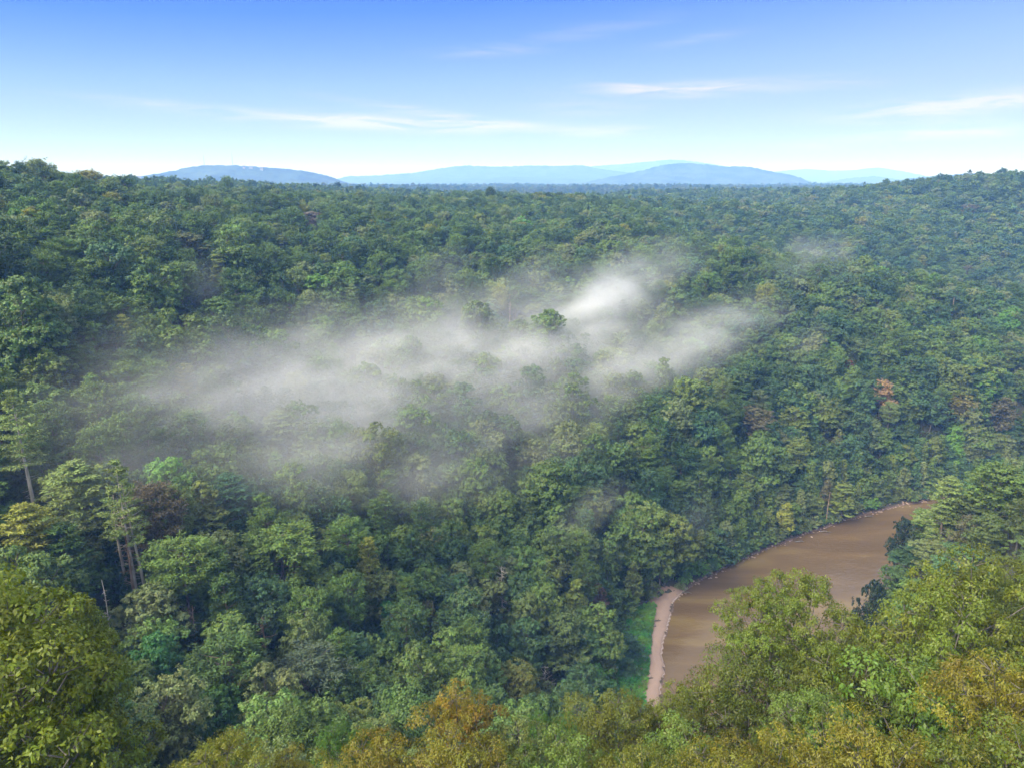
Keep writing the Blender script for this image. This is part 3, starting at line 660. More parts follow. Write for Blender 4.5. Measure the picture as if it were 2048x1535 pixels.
fg(1340, 1362, 52, 150, ((.16, .165, .028), (.25, .23, .04)), 'small olive crown in front of the nearest water beside the sandbar', None, 1)
fg(1130, 1490, 38, 260, LGT, 'light green crown with pale twigs at the bottom rim', None, 2)
fg(1425, 1298, 56, 200, ((.165, .170, .028), (.27, .24, .040)), 'olive-brown crown against the river water', None, 1)
fg(1372, 1430, 42, 200, LGT, 'blue-green paler crown in front of the brownish olive crown', None, 3)
fg(1530, 1158, 58, 165, ((.180, .210, .034), (.28, .30, .07)), 'airy light green tree standing tall against the brown river', 'the airy riverside tree', 2)
fg(1630, 1142, 60, 220, ((.180, .200, .034), (.28, .28, .06)), 'second airy light green tree, nearer the river bend', None, 2)
fg(1540, 1290, 54, 260, ((.115, .130, .024), (.18, .18, .03)), 'shaded dark olive crown below the airy riverside tree', None, 0)  # darker leaf tint paints in the shade inside this crown
fg(1800, 1180, 58, 330, ((.185, .180, .026), (.29, .25, .040)), 'wide bronze-green crown below the pointed near-bank tree', 'the wide bronze crown', 1)
fg(1690, 1270, 55, 240, ((.150, .165, .026), (.24, .23, .036)), 'olive crown between the airy trees and the wide bronze crown', None, 0)
fg(1985, 1080, 64, 230, ((.175, .185, .026), (.27, .25, .040)), 'tall olive crown at the right edge above the others', 'the tall edge crown', 3)
fg(2075, 1105, 70, 200, ((.15, .165, .028), (.24, .23, .04)), 'olive crown cut by the right edge beside the tall edge crown', None, 0)
fg(1930, 1190, 58, 290, ((.185, .215, .034), (.27, .28, .05)), 'yellow-green crown below the tall edge crown', None, 2)
fg(1845, 1295, 50, 360, ((.155, .220, .042), (.240, .290, .070)), 'fresh green broad crown with pale twigs among bronze ones', 'the fresh green crown', 3)
fg(2040, 1290, 47, 260, ((.25, .20, .028), (.38, .26, .04)), 'orange-bronze crown at the right edge', None, 0)
fg(1555, 1412, 42, 260, OCH, 'bronze crown with hanging leaves near the bottom rim', 'the hanging-leaved crown', 1)
fg(1660, 1398, 48, 230, LGT, 'greyish green crown behind the hanging-leaved crown', None, 2)
fg(1770, 1440, 40, 260, ((.24, .20, .028), (.38, .27, .04)), 'golden bronze crown below the fresh green crown', None, 0)
fg(1925, 1420, 41, 260, ((.20, .18, .026), (.31, .25, .04)), 'dull bronze crown right of the golden bronze crown', None, 1)
fg(2050, 1430, 40, 260, ((.14, .16, .024), (.23, .22, .036)), 'dark olive crown in the lower right corner', None, 3)
fg(1460, 1490, 37, 240, ((.22, .19, .028), (.35, .25, .04)), 'ochre crown cut by the bottom rim beside the hanging-leaved crown', None, 0)
fg(1290, 1490, 37, 230, ((.18, .18, .026), (.28, .24, .04)), 'olive crown cut by the bottom rim below the paler crown', None, 2)

# ------------------------------------------------------------------ scatter
def jgrid(x0, x1, y0, y1, s, seed):
    g = np.random.default_rng(seed); xs = np.arange(x0, x1, s); ys = np.arange(y0, y1, s*.87)
    X, Y = np.meshgrid(xs, ys); X = X+(np.arange(len(ys)) % 2)[:, None]*s/2
    X = X+g.uniform(-.33, .33, X.shape)*s; Y = Y+g.uniform(-.33, .33, Y.shape)*s
    return X.ravel(), Y.ravel()
def scatter():
    g = np.random.default_rng(5)
    X1, Y1 = jgrid(-420, 760, 4, 560, 6.6, 1); X2, Y2 = jgrid(-720, 900, 560, 1080, 9.5, 2)
    X = np.concatenate([X1, X2]); Y = np.concatenate([Y1, Y2]); far = np.concatenate([np.zeros(len(X1)), np.ones(len(X2))])
    az = np.abs(X)/np.maximum(Y, 1); k = (az < .90) | (Y < 60) & (np.abs(X) < 75) | (Y > 10) & (Y < 260) & (np.abs(X) < 260); X, Y, far = X[k], Y[k], far[k]
    r = np.hypot(X, Y); k = (r > 30); X, Y, far, r = X[k], Y[k], far[k], r[k]
    Z = ground(X, Y)
    d = np.minimum(dist_line(X, Y, far_bank), dist_line(X, Y, near_bank))
    k = ~in_poly(X, Y, river_poly) & ((d > 9) | (X < 60) & (Y < 200) & (d > 3) | in_poly(X, Y, near_poly) & (d > 3)) & ~in_poly(X, Y, bar_poly) & ~in_poly(X, Y, mead_poly)
    X, Y, Z, far, r, d = X[k], Y[k], Z[k], far[k], r[k], d[k]
    nside = in_poly(X, Y, near_poly)
    hx = np.array([t['x'] for t in ALL]); hy = np.array([t['y'] for t in ALL])
    hpx, hpy, hf = project(np.array([(t['x'], t['y'], t['z']+(LIBS[t['lib']][t['proto']][2]*t['sz'] if t['lib'] else t['H'])) for t in ALL]))
    hw = np.array([t['w'] for t in ALL]); hv = np.array([t['vis'] for t in ALL]); hlib = np.array([t['lib'] or 'S' for t in ALL]); hbare = np.array([(t['lib'] is None) or (t['lib'] == 'P' and t['proto'] >= 5) for t in ALL])
    looks_b = ['mid green', 'dark green', 'yellow-green', 'grey-green', 'bluish green', 'olive green', 'bright green', 'brownish green']
    for i in range(len(X)):
        x, y, z = X[i], Y[i], Z[i]
        if np.any((hx-x)**2+(hy-y)**2 < np.where(hlib == 'S', 2.5, 13.0)): continue
        n1 = fbm(np.array([x/60]), np.array([y/60]), 21, 2)[0]
        ppine = .14+.30*sstep(n1, .42, .62)+(.20 if x < -20 else 0)-(.12 if (x > 60 and z < 60) else 0)+(.1 if z > 85 else 0)
        is_p = g.random() < ppine and d[i] > 14; npn = 5
        if r[i] > 600: lib = 'FP' if is_p else 'FB'
        else: lib = 'P' if is_p else ('C' if g.random() < .07 else 'B')
        pi = g.integers(5 if lib == 'P' else len(LIBS[lib])); p = LIBS[lib][pi]
        s = g.uniform(.84, 1.16) if not is_p else g.uniform(.8, 1.08)
        if far[i]: s *= 1.25
        if r[i] > 170: s *= float(np.clip(g.lognormal(.13, .22), .7, 1.6))
        tt = (15.0+g.normal()*1.7+(1.5 if is_p else 0)) if r[i] > 260 else None
        if d[i] < 8: s *= .8
        if nside[i]:
            s *= .8
            if r[i] < 62: s *= .75
        sz = s*g.uniform(.9, 1.1)
        if tt: z = z+min(0, tt-p[2]*sz)
        elif is_p: z = z+min(0, 19.5-p[2]*sz)
        top = p[2]*sz; u, v, f = project(np.array([[x, y, z+top], [x, y, z+top*.45]])); f0 = f[0]
        if f0 < 5: continue
        rp = p[3]*s*FPX/f0
        if u[0] < -1800 or u[0] > 4200: continue
        if nside[i] and -150 < u[0] < 2200:
            lim = max(np.interp(q, NS[:, 0], NS[:, 1]) for q in (u[0]-rp*.6, u[0], u[0]+rp*.6))
            if v[0] < lim+(14 if u[0] > 1780 and r[i] > 90 else 30):
                # too tall for this spot: a lower tree
                s *= .6; sz *= .6; top = p[2]*sz; u, v, f = project(np.array([[x, y, z+top], [x, y, z+top*.45]])); rp = p[3]*s*FPX/f[0]
                if v[0] < lim+12: continue
        else:
            q = np.array([(u[0]+a*rp, v[0]+(b+.15)*rp) for a in (-.7, 0, .7) for b in (0, .5, 1)])
            if in_poly(q[:, 0], q[:, 1], PROT).sum() >= 2 or in_poly(q[:, 0], q[:, 1], MEADP).sum() >= 1: continue
        cov = (hf > f0+1) & (np.abs(hpx-u[0]) < np.where(hbare, hw*.28+rp*.8, hw*.2+rp*.5)) & (v[0] < hpy+hv*np.where(hbare, 1, .55)) & (v[0]+rp*2.2 > hpy)
        if cov.any(): continue
        if is_p: look = g.choice(['mid green', 'dark green', 'pale green', 'yellow-green'], p=[.50, .37, .10, .03]); c = PINEC[look]
        else:
            pr = np.array([.47, .21, .04, .13, .10, .03, .018, .002]); px_ = u[0]
            if px_ > 1300: pr = np.array([.37, .17, .025, .15, .25, .02, .013, .002])
            if nside[i]: pr = np.array([.22, .08, .14, .12, .06, .30, .04, .04])
            if d[i] < 25 and not nside[i]: pr = np.array([.28, .12, .16, .12, .16, .10, .04, .02])
            look = looks_b[g.choice(8, p=pr/pr.sum())]; c = GREEN[look]
        j = g.uniform(.85, 1.18); h = g.normal(0, .035)
        tint = [c[0][0]*j*(1+h), c[0][1]*j, c[0][2]*j*(1-h)]; tip = [(.45*c[0][0]+.55*c[1][0])*j*(1+h), (.4*c[0][1]+.6*c[1][1])*j, c[1][2]*j*(1-h)]
        form = ('pine' if is_p else {'round': 'round-topped', 'oval': 'tall oval', 'vase': 'flat-topped'}[forms[pi][0]] if lib in ('B', 'FB') else 'pointed')
        T('pine_tree' if is_p else 'broadleaf_tree', int(pi), x, y, z, s, tint, tip, look, form, sz=sz, lib=lib, rot=g.random()*6.28)
    # low understory that closes the ground under the tall crowns
    Xu, Yu = jgrid(-260, 340, 50, 430, 6.0, 8); ku = (np.abs(Xu)/Yu < .86) & (np.hypot(Xu, Yu) > 62); Xu, Yu = Xu[ku], Yu[ku]; Zu = ground(Xu, Yu)
    du = np.minimum(dist_line(Xu, Yu, far_bank), dist_line(Xu, Yu, near_bank)); ku = ~in_poly(Xu, Yu, river_poly) & (du > 3.5) & ~in_poly(Xu, Yu, bar_poly) & ~in_poly(Xu, Yu, mead_poly); nu = in_poly(Xu, Yu, near_poly)
    for x, y, z in zip(Xu[ku & ~nu], Yu[ku & ~nu], Zu[ku & ~nu]):
        c = GREEN[('mid green', 'dark green', 'bluish green', 'olive green')[g.integers(4)]]; s = g.uniform(1.1, 1.9); j = g.uniform(.7, 1.0)
        T('low', int(g.integers(2)), x, y, z-.8, s, [q*j for q in c[0]], [q*j for q in c[1]], lib='U', sz=s*g.uniform(.9, 1.3), rot=g.random()*6.28)
    # a closed row of trees leafy to the ground along the far bank
    seg = np.hypot(*(far_bank[1:]-far_bank[:-1]).T); cum = np.concatenate([[0], np.cumsum(seg)]); sdist = 0
    while sdist < cum[-1]:
        for row in (4.2, 8.5):
            q0 = sdist+g.uniform(-.8, .8); x = np.interp(q0, cum, far_bank[:, 0]); y = np.interp(q0, cum, far_bank[:, 1]); x2 = np.interp(q0+1, cum, far_bank[:, 0]); y2 = np.interp(q0+1, cum, far_bank[:, 1])
            n_ = np.array([-(y2-y), x2-x]); n_ /= max(np.linalg.norm(n_), 1e-6); x, y = x+n_[0]*row, y+n_[1]*row
            if y < 180 or in_poly([x], [y], bar_poly)[0] or in_poly([x], [y], mead_poly)[0] or np.any((hx-x)**2+(hy-y)**2 < 12): continue
            z = ground(x, y)[0]; pi = int(g.integers(3)); s = g.uniform(.62, .95)*(1.12 if row > 6 else .9); look = looks_b[g.choice(8, p=[.30, .10, .14, .12, .18, .10, .03, .03])]; c = GREEN[look]; j = g.uniform(.9, 1.2)
            u, v, f = project(np.array([[x, y, z+12]]))
            T('broadleaf_tree', pi, x, y, z, s, [q*j for q in c[0]], [q*j for q in c[1]], look, 'low-branched', sz=s*g.uniform(.85, 1.2), lib='K', rot=g.random()*6.28)
        sdist += 4.3
    # the wooded plateau far behind
    X, Y = jgrid(-2000, 2500, 1650, 3300, 17, 3); k = (np.abs(X)/Y < .80); X, Y = X[k], Y[k]; Z = ground(X, Y)
    for x, y, z in zip(X, Y, Z):
        is_p = g.random() < .25; lib = 'FP' if is_p else 'FB'; pi = int(g.integers(len(LIBS[lib]))); s = g.uniform(1.2, 1.75); j = g.uniform(.7, 1.2)
        c = GREEN[looks_b[g.integers(6)]]
        T('far', pi, x, y, z+14+2.5*g.normal()-LIBS[lib][pi][2]*s*.8, s, [q*j for q in c[0]], [q*j for q in c[1]], lib=lib, sz=s*.8, rot=g.random()*6.28)
scatter()
print('trees', len(ALL))
# ------------------------------------------------------------------ which trees show largest: paint their discs far to near
def rank_visible():
    BW, BH = 1024, 768; buf = np.full((BH, BW), -1, np.int32)
    P = np.array([(t['x'], t['y'], t['z']) for t in ALL]); _, _, f = project(P)
    for i in np.argsort(-f):
        t = ALL[i]
        if f[i] < 3: continue
        if t['lib']: p = LIBS[t['lib']][t['proto']]; H = p[2]*t['sz']; R = p[3]*t['s']
        else: H = t['H']; R = 1.0
        u, v, _ = project(np.array([[t['x'], t['y'], t['z']+H], [t['x'], t['y'], t['z']+H*.3]]))
        cx = u[0]/2; y0, y1 = v[0]/2, v[1]/2; cy = (y0+y1)/2; ry = max(1, (y1-y0)/2); rx = max(1, R*FPX/f[i]/2*.92)
        a0, a1 = int(max(0, cx-rx)), int(min(BW-1, cx+rx)); b0, b1 = int(max(0, cy-ry)), int(min(BH-1, cy+ry))
        if a1 < a0 or b1 < b0: continue
        yy, xx = np.mgrid[b0:b1+1, a0:a1+1]; m = ((xx-cx)/rx)**2+((yy-cy)/ry)**2 <= 1
        buf[b0:b1+1, a0:a1+1][m] = i
    n = np.bincount(buf[buf >= 0].ravel(), minlength=len(ALL))
    yy, xx = np.mgrid[0:BH, 0:BW]; ok = buf >= 0
    sx = np.bincount(buf[ok], weights=xx[ok], minlength=len(ALL)); sy = np.bincount(buf[ok], weights=yy[ok], minlength=len(ALL))
    return n, sx/np.maximum(n, 1)*2, sy/np.maximum(n, 1)*2
NV, CX, CY = rank_visible()
for i, t in enumerate(ALL): t['n'] = int(NV[i]); t['cx'] = CX[i]; t['cy'] = CY[i]
MAXN = {'broadleaf_tree': 298, 'pine_tree': 200}
single = []; rest = []
for kind in ('broadleaf_tree', 'pine_tree', 'dead_tree'):
    h = [t for t in ALL if t['kind'] == kind and t['hero']]; o = sorted([t for t in ALL if t['kind'] == kind and not t['hero']], key=lambda t: -t['n'])
    m = MAXN.get(kind, 999)-len(h); single += h+o[:m]; rest += o[m:]
rest += [t for t in ALL if t['kind'] in ('far', 'low')]
rest = [t for t in rest if t['n'] > 0 or t['lib'] in ('B', 'P', 'C') and math.hypot(t['x'], t['y']) < 480 or t['kind'] != 'far']
print('single', len(single), 'rest', len(rest), 'smallest single', min(t['n'] for t in single))
def bushes():
    g = np.random.default_rng(9); pts = []
    L = far_bank; seg = np.hypot(*(L[1:]-L[:-1]).T); cum = np.concatenate([[0], np.cumsum(seg)]); s = 0
    inside = np.array([150., 150.])
    out = []
    while s < cum[-1]:
        x = np.interp(s, cum, L[:, 0]); y = np.interp(s, cum, L[:, 1]); x2 = np.interp(s+1, cum, L[:, 0]); y2 = np.interp(s+1, cum, L[:, 1])
        n = np.array([-(y2-y), x2-x]); n /= max(np.linalg.norm(n), 1e-6); o = g.uniform(.5, 3.0)
        q = np.array([x, y])+n*o
        if in_poly(q[0:1], q[1:2], river_poly)[0]: q = np.array([x, y])-n*o
        u, v, f = project([[q[0], q[1], 2]])
        if 0 < u[0] < 1900 and not in_poly(q[:1], q[1:], bar_poly)[0] and not in_poly(q[:1], q[1:], mead_poly)[0] and q[1] > 178: out.append((q[0], q[1], u[0]))
        s += g.uniform(1.8, 3.2)
    return out
BB = bushes(); g9 = np.random.default_rng(10)
blooks = ['mid green', 'yellow-green', 'bluish green', 'olive green', 'grey-green', 'bright green']
BUSHES = []
for k, (x, y, u) in enumerate(BB):
    lk = blooks[g9.integers(6)]; z = ground(x, y)[0]; s_ = g9.uniform(.7, 1.3)
    u, v, f = project([[x, y, z+1]])
    BUSHES.append(dict(kind='bush', noun='bank bush', hero=None, n=9, cx=u[0], cy=v[0], look=lk, form='low', x=x, y=y, z=z-.5, rot=g9.random()*6, s=s_, sz=s_*g9.uniform(.8, 1.2), lib='U', proto=k % 2, tint=GREEN[lk][0], tip=GREEN[lk][1], cat='bush'))
# ------------------------------------------------------------------ labels
LAND = [dict(name=t['short'], cx=t['cx'] if t['n'] else project([[t['x'], t['y'], t['z']+10]])[0][0], cy=t['cy'] if t['n'] else project([[t['x'], t['y'], t['z']+10]])[1][0]) for t in single if t['short']]
LAND += [dict(name='the sandbar', cx=1312, cy=1270), dict(name='the brightest mist', cx=790, cy=745), dict(name='the last mist wisp', cx=1430, cy=650), dict(name='the far river end', cx=1850, cy=1000),
         dict(name='the top of the mist', cx=1250, cy=540), dict(name='the lower mist end', cx=380, cy=830)]
ORD = ['', 'second ', 'third ', 'fourth ', 'fifth ', 'sixth ', 'seventh ', 'eighth ', 'ninth ', 'tenth ', 'eleventh ', 'twelfth ', 'thirteenth ', 'fourteenth ']
DIRN = ['right of', 'above right of', 'above', 'above left of', 'left of', 'below left of', 'below', 'below right of']
def make_labels():
    B = {}
    for t in single+BUSHES:
        if t['hero']: t['label'] = t['hero']; continue
        if t['n'] == 0:
            u, v, _ = project([[t['x'], t['y'], t['z']+12]]); t['cx'], t['cy'] = u[0], v[0]
        d, L = min(((math.hypot(t['cx']-l['cx'], (t['cy']-l['cy'])*1.3), l) for l in LAND), key=lambda q: q[0])
        a = int(round((math.degrees(math.atan2(-(t['cy']-L['cy']), t['cx']-L['cx'])) % 360)/45)) % 8
        noun = 'pine' if t['kind'] == 'pine_tree' else t.get('noun', 'tree'); form = '' if t['form'] == 'pine' else t['form']+' '
        B.setdefault((t['look'], form, noun, a, L['name']), []).append((d, t))
    for (look, form, noun, a, ln), lst in B.items():
        for k, (d, t) in enumerate(sorted(lst, key=lambda q: q[0])):
            t['label'] = f"{look} {form}{noun}, {ORD[min(k, 13)] or 'closest '}one {DIRN[a]} {ln}" if len(lst) > 1 else f"{look} {form}{noun} {DIRN[a]} {ln}"
make_labels()
def cat_group(t):
    x, y = t['x'], t['y']
    if t['lib'] == 'N': return 'tree crowns on the slope below the viewpoint'
    if t['kind'] == 'dead_tree': return 'dead trees on the slope'
    if t['kind'] == 'pine_tree': return 'pines of the wooded slope'
    return 'leafy trees of the wooded slope'
for t in single+BUSHES:
    if t['lib'] is None:
        e = bpy.data.objects.new('dead_tree', None); COL.objects.link(e); e.location = (t['x'], t['y'], t['z']); e.rotation_euler = (0, 0, t['rot'])
        mobj('trunk', t['snag'][0], e); mobj('branches', t['snag'][1], e)
    else:
        nm = 'bush' if t['cat'] == 'bush' else t['kind']
        e = put_tree(nm, LIBS[t['lib']][t['proto']], (t['x'], t['y'], t['z']), t['rot'], (t['s'], t['s'], t['sz']), t['tint'], t['tip'])
    cat = t['cat'] or 'tree'
    tag(e, t['label'], cat, ('bushes along the far river bank' if not t['hero'] else 'bushes in the riverside meadow') if cat == 'bush' else cat_group(t))

# ------------------------------------------------------------------ all the other trees: one wood
def build_wood(trees):
    keys = sorted({(t['lib'], t['proto']) for t in trees}); kid = {k: i for i, k in enumerate(keys)}
    me = bpy.data.meshes.new('wood_points'); me.vertices.add(len(trees))
    me.vertices.foreach_set('co', np.array([(t['x'], t['y'], t['z']) for t in trees], np.float32).ravel())
    def attr(n, ty, data, key='value'):
        a = me.attributes.new(n, ty, 'POINT'); a.data.foreach_set(key, np.asarray(data).ravel())
    attr('tint', 'FLOAT_VECTOR', np.array([t['tint'] for t in trees], np.float32), 'vector')
    attr('tip', 'FLOAT_VECTOR', np.array([t['tip'] for t in trees], np.float32), 'vector')
    attr('spin', 'FLOAT_VECTOR', np.array([(0, 0, t['rot']) for t in trees], np.float32), 'vector')
    attr('grow', 'FLOAT_VECTOR', np.array([(t['s'], t['s'], t['sz']) for t in trees], np.float32), 'vector')
    attr('sort', 'INT', np.array([kid[(t['lib'], t['proto'])] for t in trees], np.int32))
    o = mobj('forest', me)
    ng = bpy.data.node_groups.new('wood', 'GeometryNodeTree')
    ng.interface.new_socket('Geometry', in_out='INPUT', socket_type='NodeSocketGeometry'); ng.interface.new_socket('Geometry', in_out='OUTPUT', socket_type='NodeSocketGeometry')
    N, L = ng.nodes, ng.links; gi = N.new('NodeGroupInput'); go = N.new('NodeGroupOutput'); jn = N.new('GeometryNodeJoinGeometry'); L.new(jn.outputs[0], go.inputs[0])
    mp = N.new('GeometryNodeMeshToPoints'); L.new(gi.outputs[0], mp.inputs[0])
    def named(n, ty):
        a = N.new('GeometryNodeInputNamedAttribute'); a.data_type = ty; a.inputs[0].default_value = n; return a.outputs[0]
    spin = named('spin', 'FLOAT_VECTOR'); grow = named('grow', 'FLOAT_VECTOR'); srt = named('sort', 'INT')
    er = N.new('FunctionNodeEulerToRotation'); L.new(spin, er.inputs[0])
    for (lib, pi), k in kid.items():
        cmpn = N.new('FunctionNodeCompare'); cmpn.data_type = 'INT'; cmpn.operation = 'EQUAL'; L.new(srt, cmpn.inputs[2]); cmpn.inputs[3].default_value = k
        for part in ((0, 1) if not lib.startswith('F') else (1,)):
            src = bpy.data.objects.new('tree_part', LIBS[lib][pi][part])   # not linked to the scene: only the wood shows it
            oi = N.new('GeometryNodeObjectInfo'); oi.inputs[0].default_value = src; oi.transform_space = 'ORIGINAL'; oi.inputs['As Instance'].default_value = False
            ip = N.new('GeometryNodeInstanceOnPoints'); L.new(mp.outputs[0], ip.inputs['Points']); L.new(oi.outputs['Geometry'], ip.inputs['Instance'])
            L.new(cmpn.outputs[0], ip.inputs['Selection']); L.new(er.outputs[0], ip.inputs['Rotation']); L.new(grow, ip.inputs['Scale'])
            L.new(ip.outputs[0], jn.inputs[0])
    md = o.modifiers.new('wood', 'NODES'); md.node_group = ng
    tag(o, 'the rest of the dense green wood covering the slopes and the plateau', 'forest', kind='stuff')
build_wood(rest)

# ------------------------------------------------------------------ bank bushes, meadow, driftwood, stones
u3 = [(1276, 1262, 2.4, (.10, .22, .04), (.14, .28, .05), 'small light green bush near the upper end of the meadow', 26), (1244, 1322, 2.6, (.09, .20, .04), (.13, .27, .05), 'small fresh green bush in the middle of the meadow', 30), (1262, 1300, 5.0, (.035, .085, .04), (.05, .11, .05), 'dark green bush in the meadow beside the sandbar', 60), (1258, 1345, 3.6, (.05, .11, .04), (.08, .15, .05), 'lower dark bush in the meadow nearer the viewpoint', 44),
      (1222, 1392, 4.5, (.05, .13, .035), (.08, .17, .045), 'green bush partly hidden by the brownish olive crown', 50)]
for px, py, H, a, b, lab, w in u3:
    (x, y, z), dist = march(px, py-20, H); p = P_BUSH[1]; s = w*dist/FPX/2/p[3]
    tag(put_tree('bush', p, (x, y, z), 1.0, (s, s, H/p[2]), a, b), lab, 'bush', 'bushes in the riverside meadow')

def build_meadow():
    g = np.random.default_rng(12); pts = g.uniform([0, 70], [60, 190], (70000, 2))
    dm = dist_line(pts[:, 0], pts[:, 1], np.vstack([mead_poly, mead_poly[:1]]))
    k = in_poly(pts[:, 0], pts[:, 1], mead_poly) | (dm < 1.0); pts = pts[k]
    z = ground(pts[:, 0], pts[:, 1]); h = .25+1.9*fbm(pts[:, 0]/3.5, pts[:, 1]/3.5, 31, 3)**2
    C = []; Nn = []; T_ = []; S = []; var = []; turn = []
    for q in range(12):
        n = len(pts); d = unit(n, g); P = np.column_stack([pts, z+h*g.random(n)])+d*[.25, .25, .1]
        C.append(P); Nn.append(nrm(g.normal(size=(n, 3))*.5+[0, 0, .8])); T_.append(d+[0, 0, .6]); S.append(.19*(.6+.8*g.random(n)))
        f = fbm(pts[:, 0]/2.5, pts[:, 1]/2.5, 33, 3); var.append(np.clip(f*1.6-.4+.3*g.random(n), 0, 1)); turn.append(np.clip((fbm(pts[:, 0]/5, pts[:, 1]/5, 35, 2)-.45)*4, 0, 1))
    S = np.concatenate(S); V, F = leaf_quads(np.vstack(C), np.vstack(Nn), np.vstack(T_), S, S*.5)
    me = mesh_np('meadow_leaves', V, F, [M_LEAF], attrs={'var': np.concatenate(var), 'turn': np.concatenate(turn)})
    o = mobj('grass', me); o['tint'] = [.055, .19, .035]; o['tip'] = [.13, .29, .03]
    tag(o, 'bright green low growth filling the strip between wood and sandbar', 'grass', kind='stuff')
build_meadow()

def build_logs():
    for px, py, px2, py2, lab in [(1303, 1241, 1322, 1242, 'dark driftwood log lying across the upper part of the sandbar'), (1305, 1250, 1312, 1254, 'short forked driftwood piece on the sandbar below the dark log'),
                                  (1290, 1356, 1306, 1357, 'thin driftwood pole at the near end of the sandbar')]:
        a = at_z(px, py, 1.4); b = at_z(px2, py2, .6); a[2] = ground(a[0], a[1])[0]+.2; b[2] = ground(b[0], b[1])[0]+.2
        t = Tubes(); g = np.random.default_rng(int(px)); t.add(limb(g, a, b, -.03, 5), np.array([.26, .24, .2, .17, .1])*.8, 7); t.add([a+(b-a)*.6, a+(b-a)*.75+np.array([.2, .5, .35])], [.09, .03], 5)
        tag(mobj('driftwood_log', t.mesh('log', bpy.data.materials['bark_grey_brown'])), lab, 'log', 'driftwood on the sandbar')
build_logs()
def build_stones():
    g = np.random.default_rng(44); m = bark_material('bank_stone', (.14, .09, .07), (.36, .27, .22), .8)
    import bmesh
    Ls = far_bank; seg = np.hypot(*(Ls[1:]-Ls[:-1]).T); cum = np.concatenate([[0], np.cumsum(seg)])
    bm = bmesh.new(); n = 0
    for i in range(900):
        s = g.uniform(0, cum[-1]); x = np.interp(s, cum, Ls[:, 0])+g.normal()*.7; y = np.interp(s, cum, Ls[:, 1])+g.normal()*.7
        if y < 178 or x > 200: continue
        r = g.uniform(.12, .5); ret = bmesh.ops.create_icosphere(bm, subdivisions=1, radius=r); z = max(-.1, ground(x, y)[0])
        for v in ret['verts']:
            v.co = Vector((v.co.x*g.uniform(.8, 1.5)+x, v.co.y*g.uniform(.8, 1.4)+y, v.co.z*g.uniform(.5, .8)+z))
    me = bpy.data.meshes.new('bank_rubble'); bm.to_mesh(me); bm.free(); me.materials.append(m)
    tag(mobj('rubble', me), 'pinkish brown stones and rubble along the foot of the far bank', 'rubble', kind='stuff')
    for k, (px, py, l, lab) in enumerate([(1640, 1062, 3.5, 'fallen grey trunk lying from the far bank into the water'), (1590, 1082, 3.0, 'pale boulder-like log at the foot of the bright yellow bank tree'), (1362, 1184, 3.0, 'bleached branch in the water just past the sandbar'), (1728, 1033, 3.5, 'dark fallen trunk at the bank below the feathery trees')]):
        a = at_z(px, py, .1); t = Tubes(); gg = np.random.default_rng(k); b = a+np.array([l, -.8+gg.normal()*.5, .25]); t.add(limb(gg, a, b, -.04, 5), np.array([.22, .2, .16, .12, .06]), 6); t.add([a+(b-a)*.5, a+(b-a)*.5+np.array([.5, -.6, .8])], [.07, .02], 4)
        tag(mobj('fallen_log', t.mesh('log', M_BARK)), lab, 'log', 'fallen logs along the far bank')
build_stones()

# ------------------------------------------------------------------ masts and houses on the blue hill
def box(bm, x0, x1, y0, y1, z0, z1):
    vs = [bm.verts.new(c) for c in ((x0, y0, z0), (x1, y0, z0), (x1, y1, z0), (x0, y1, z0), (x0, y0, z1), (x1, y0, z1), (x1, y1, z1), (x0, y1, z1))]
    for f in ((0, 3, 2, 1), (4, 5, 6, 7), (0, 1, 5, 4), (1, 2, 6, 5), (2, 3, 7, 6), (3, 0, 4, 7)): bm.faces.new([vs[i] for i in f])
def plain(name, c, r=.8, metal=0):
    m, nt, N, L = new_mat(name); p = N.new('ShaderNodeBsdfPrincipled'); p.inputs['Roughness'].default_value = r; p.inputs['Metallic'].default_value = metal
    n = N.new('ShaderNodeTexNoise'); n.inputs['Scale'].default_value = .3; rr = ramp(nt, n.outputs['Fac'], [(.3, tuple(q*.85 for q in c)), (.7, c)]); L.new(rr.outputs[0], p.inputs['Base Color']); out_surface(nt, p.outputs[0]); return m
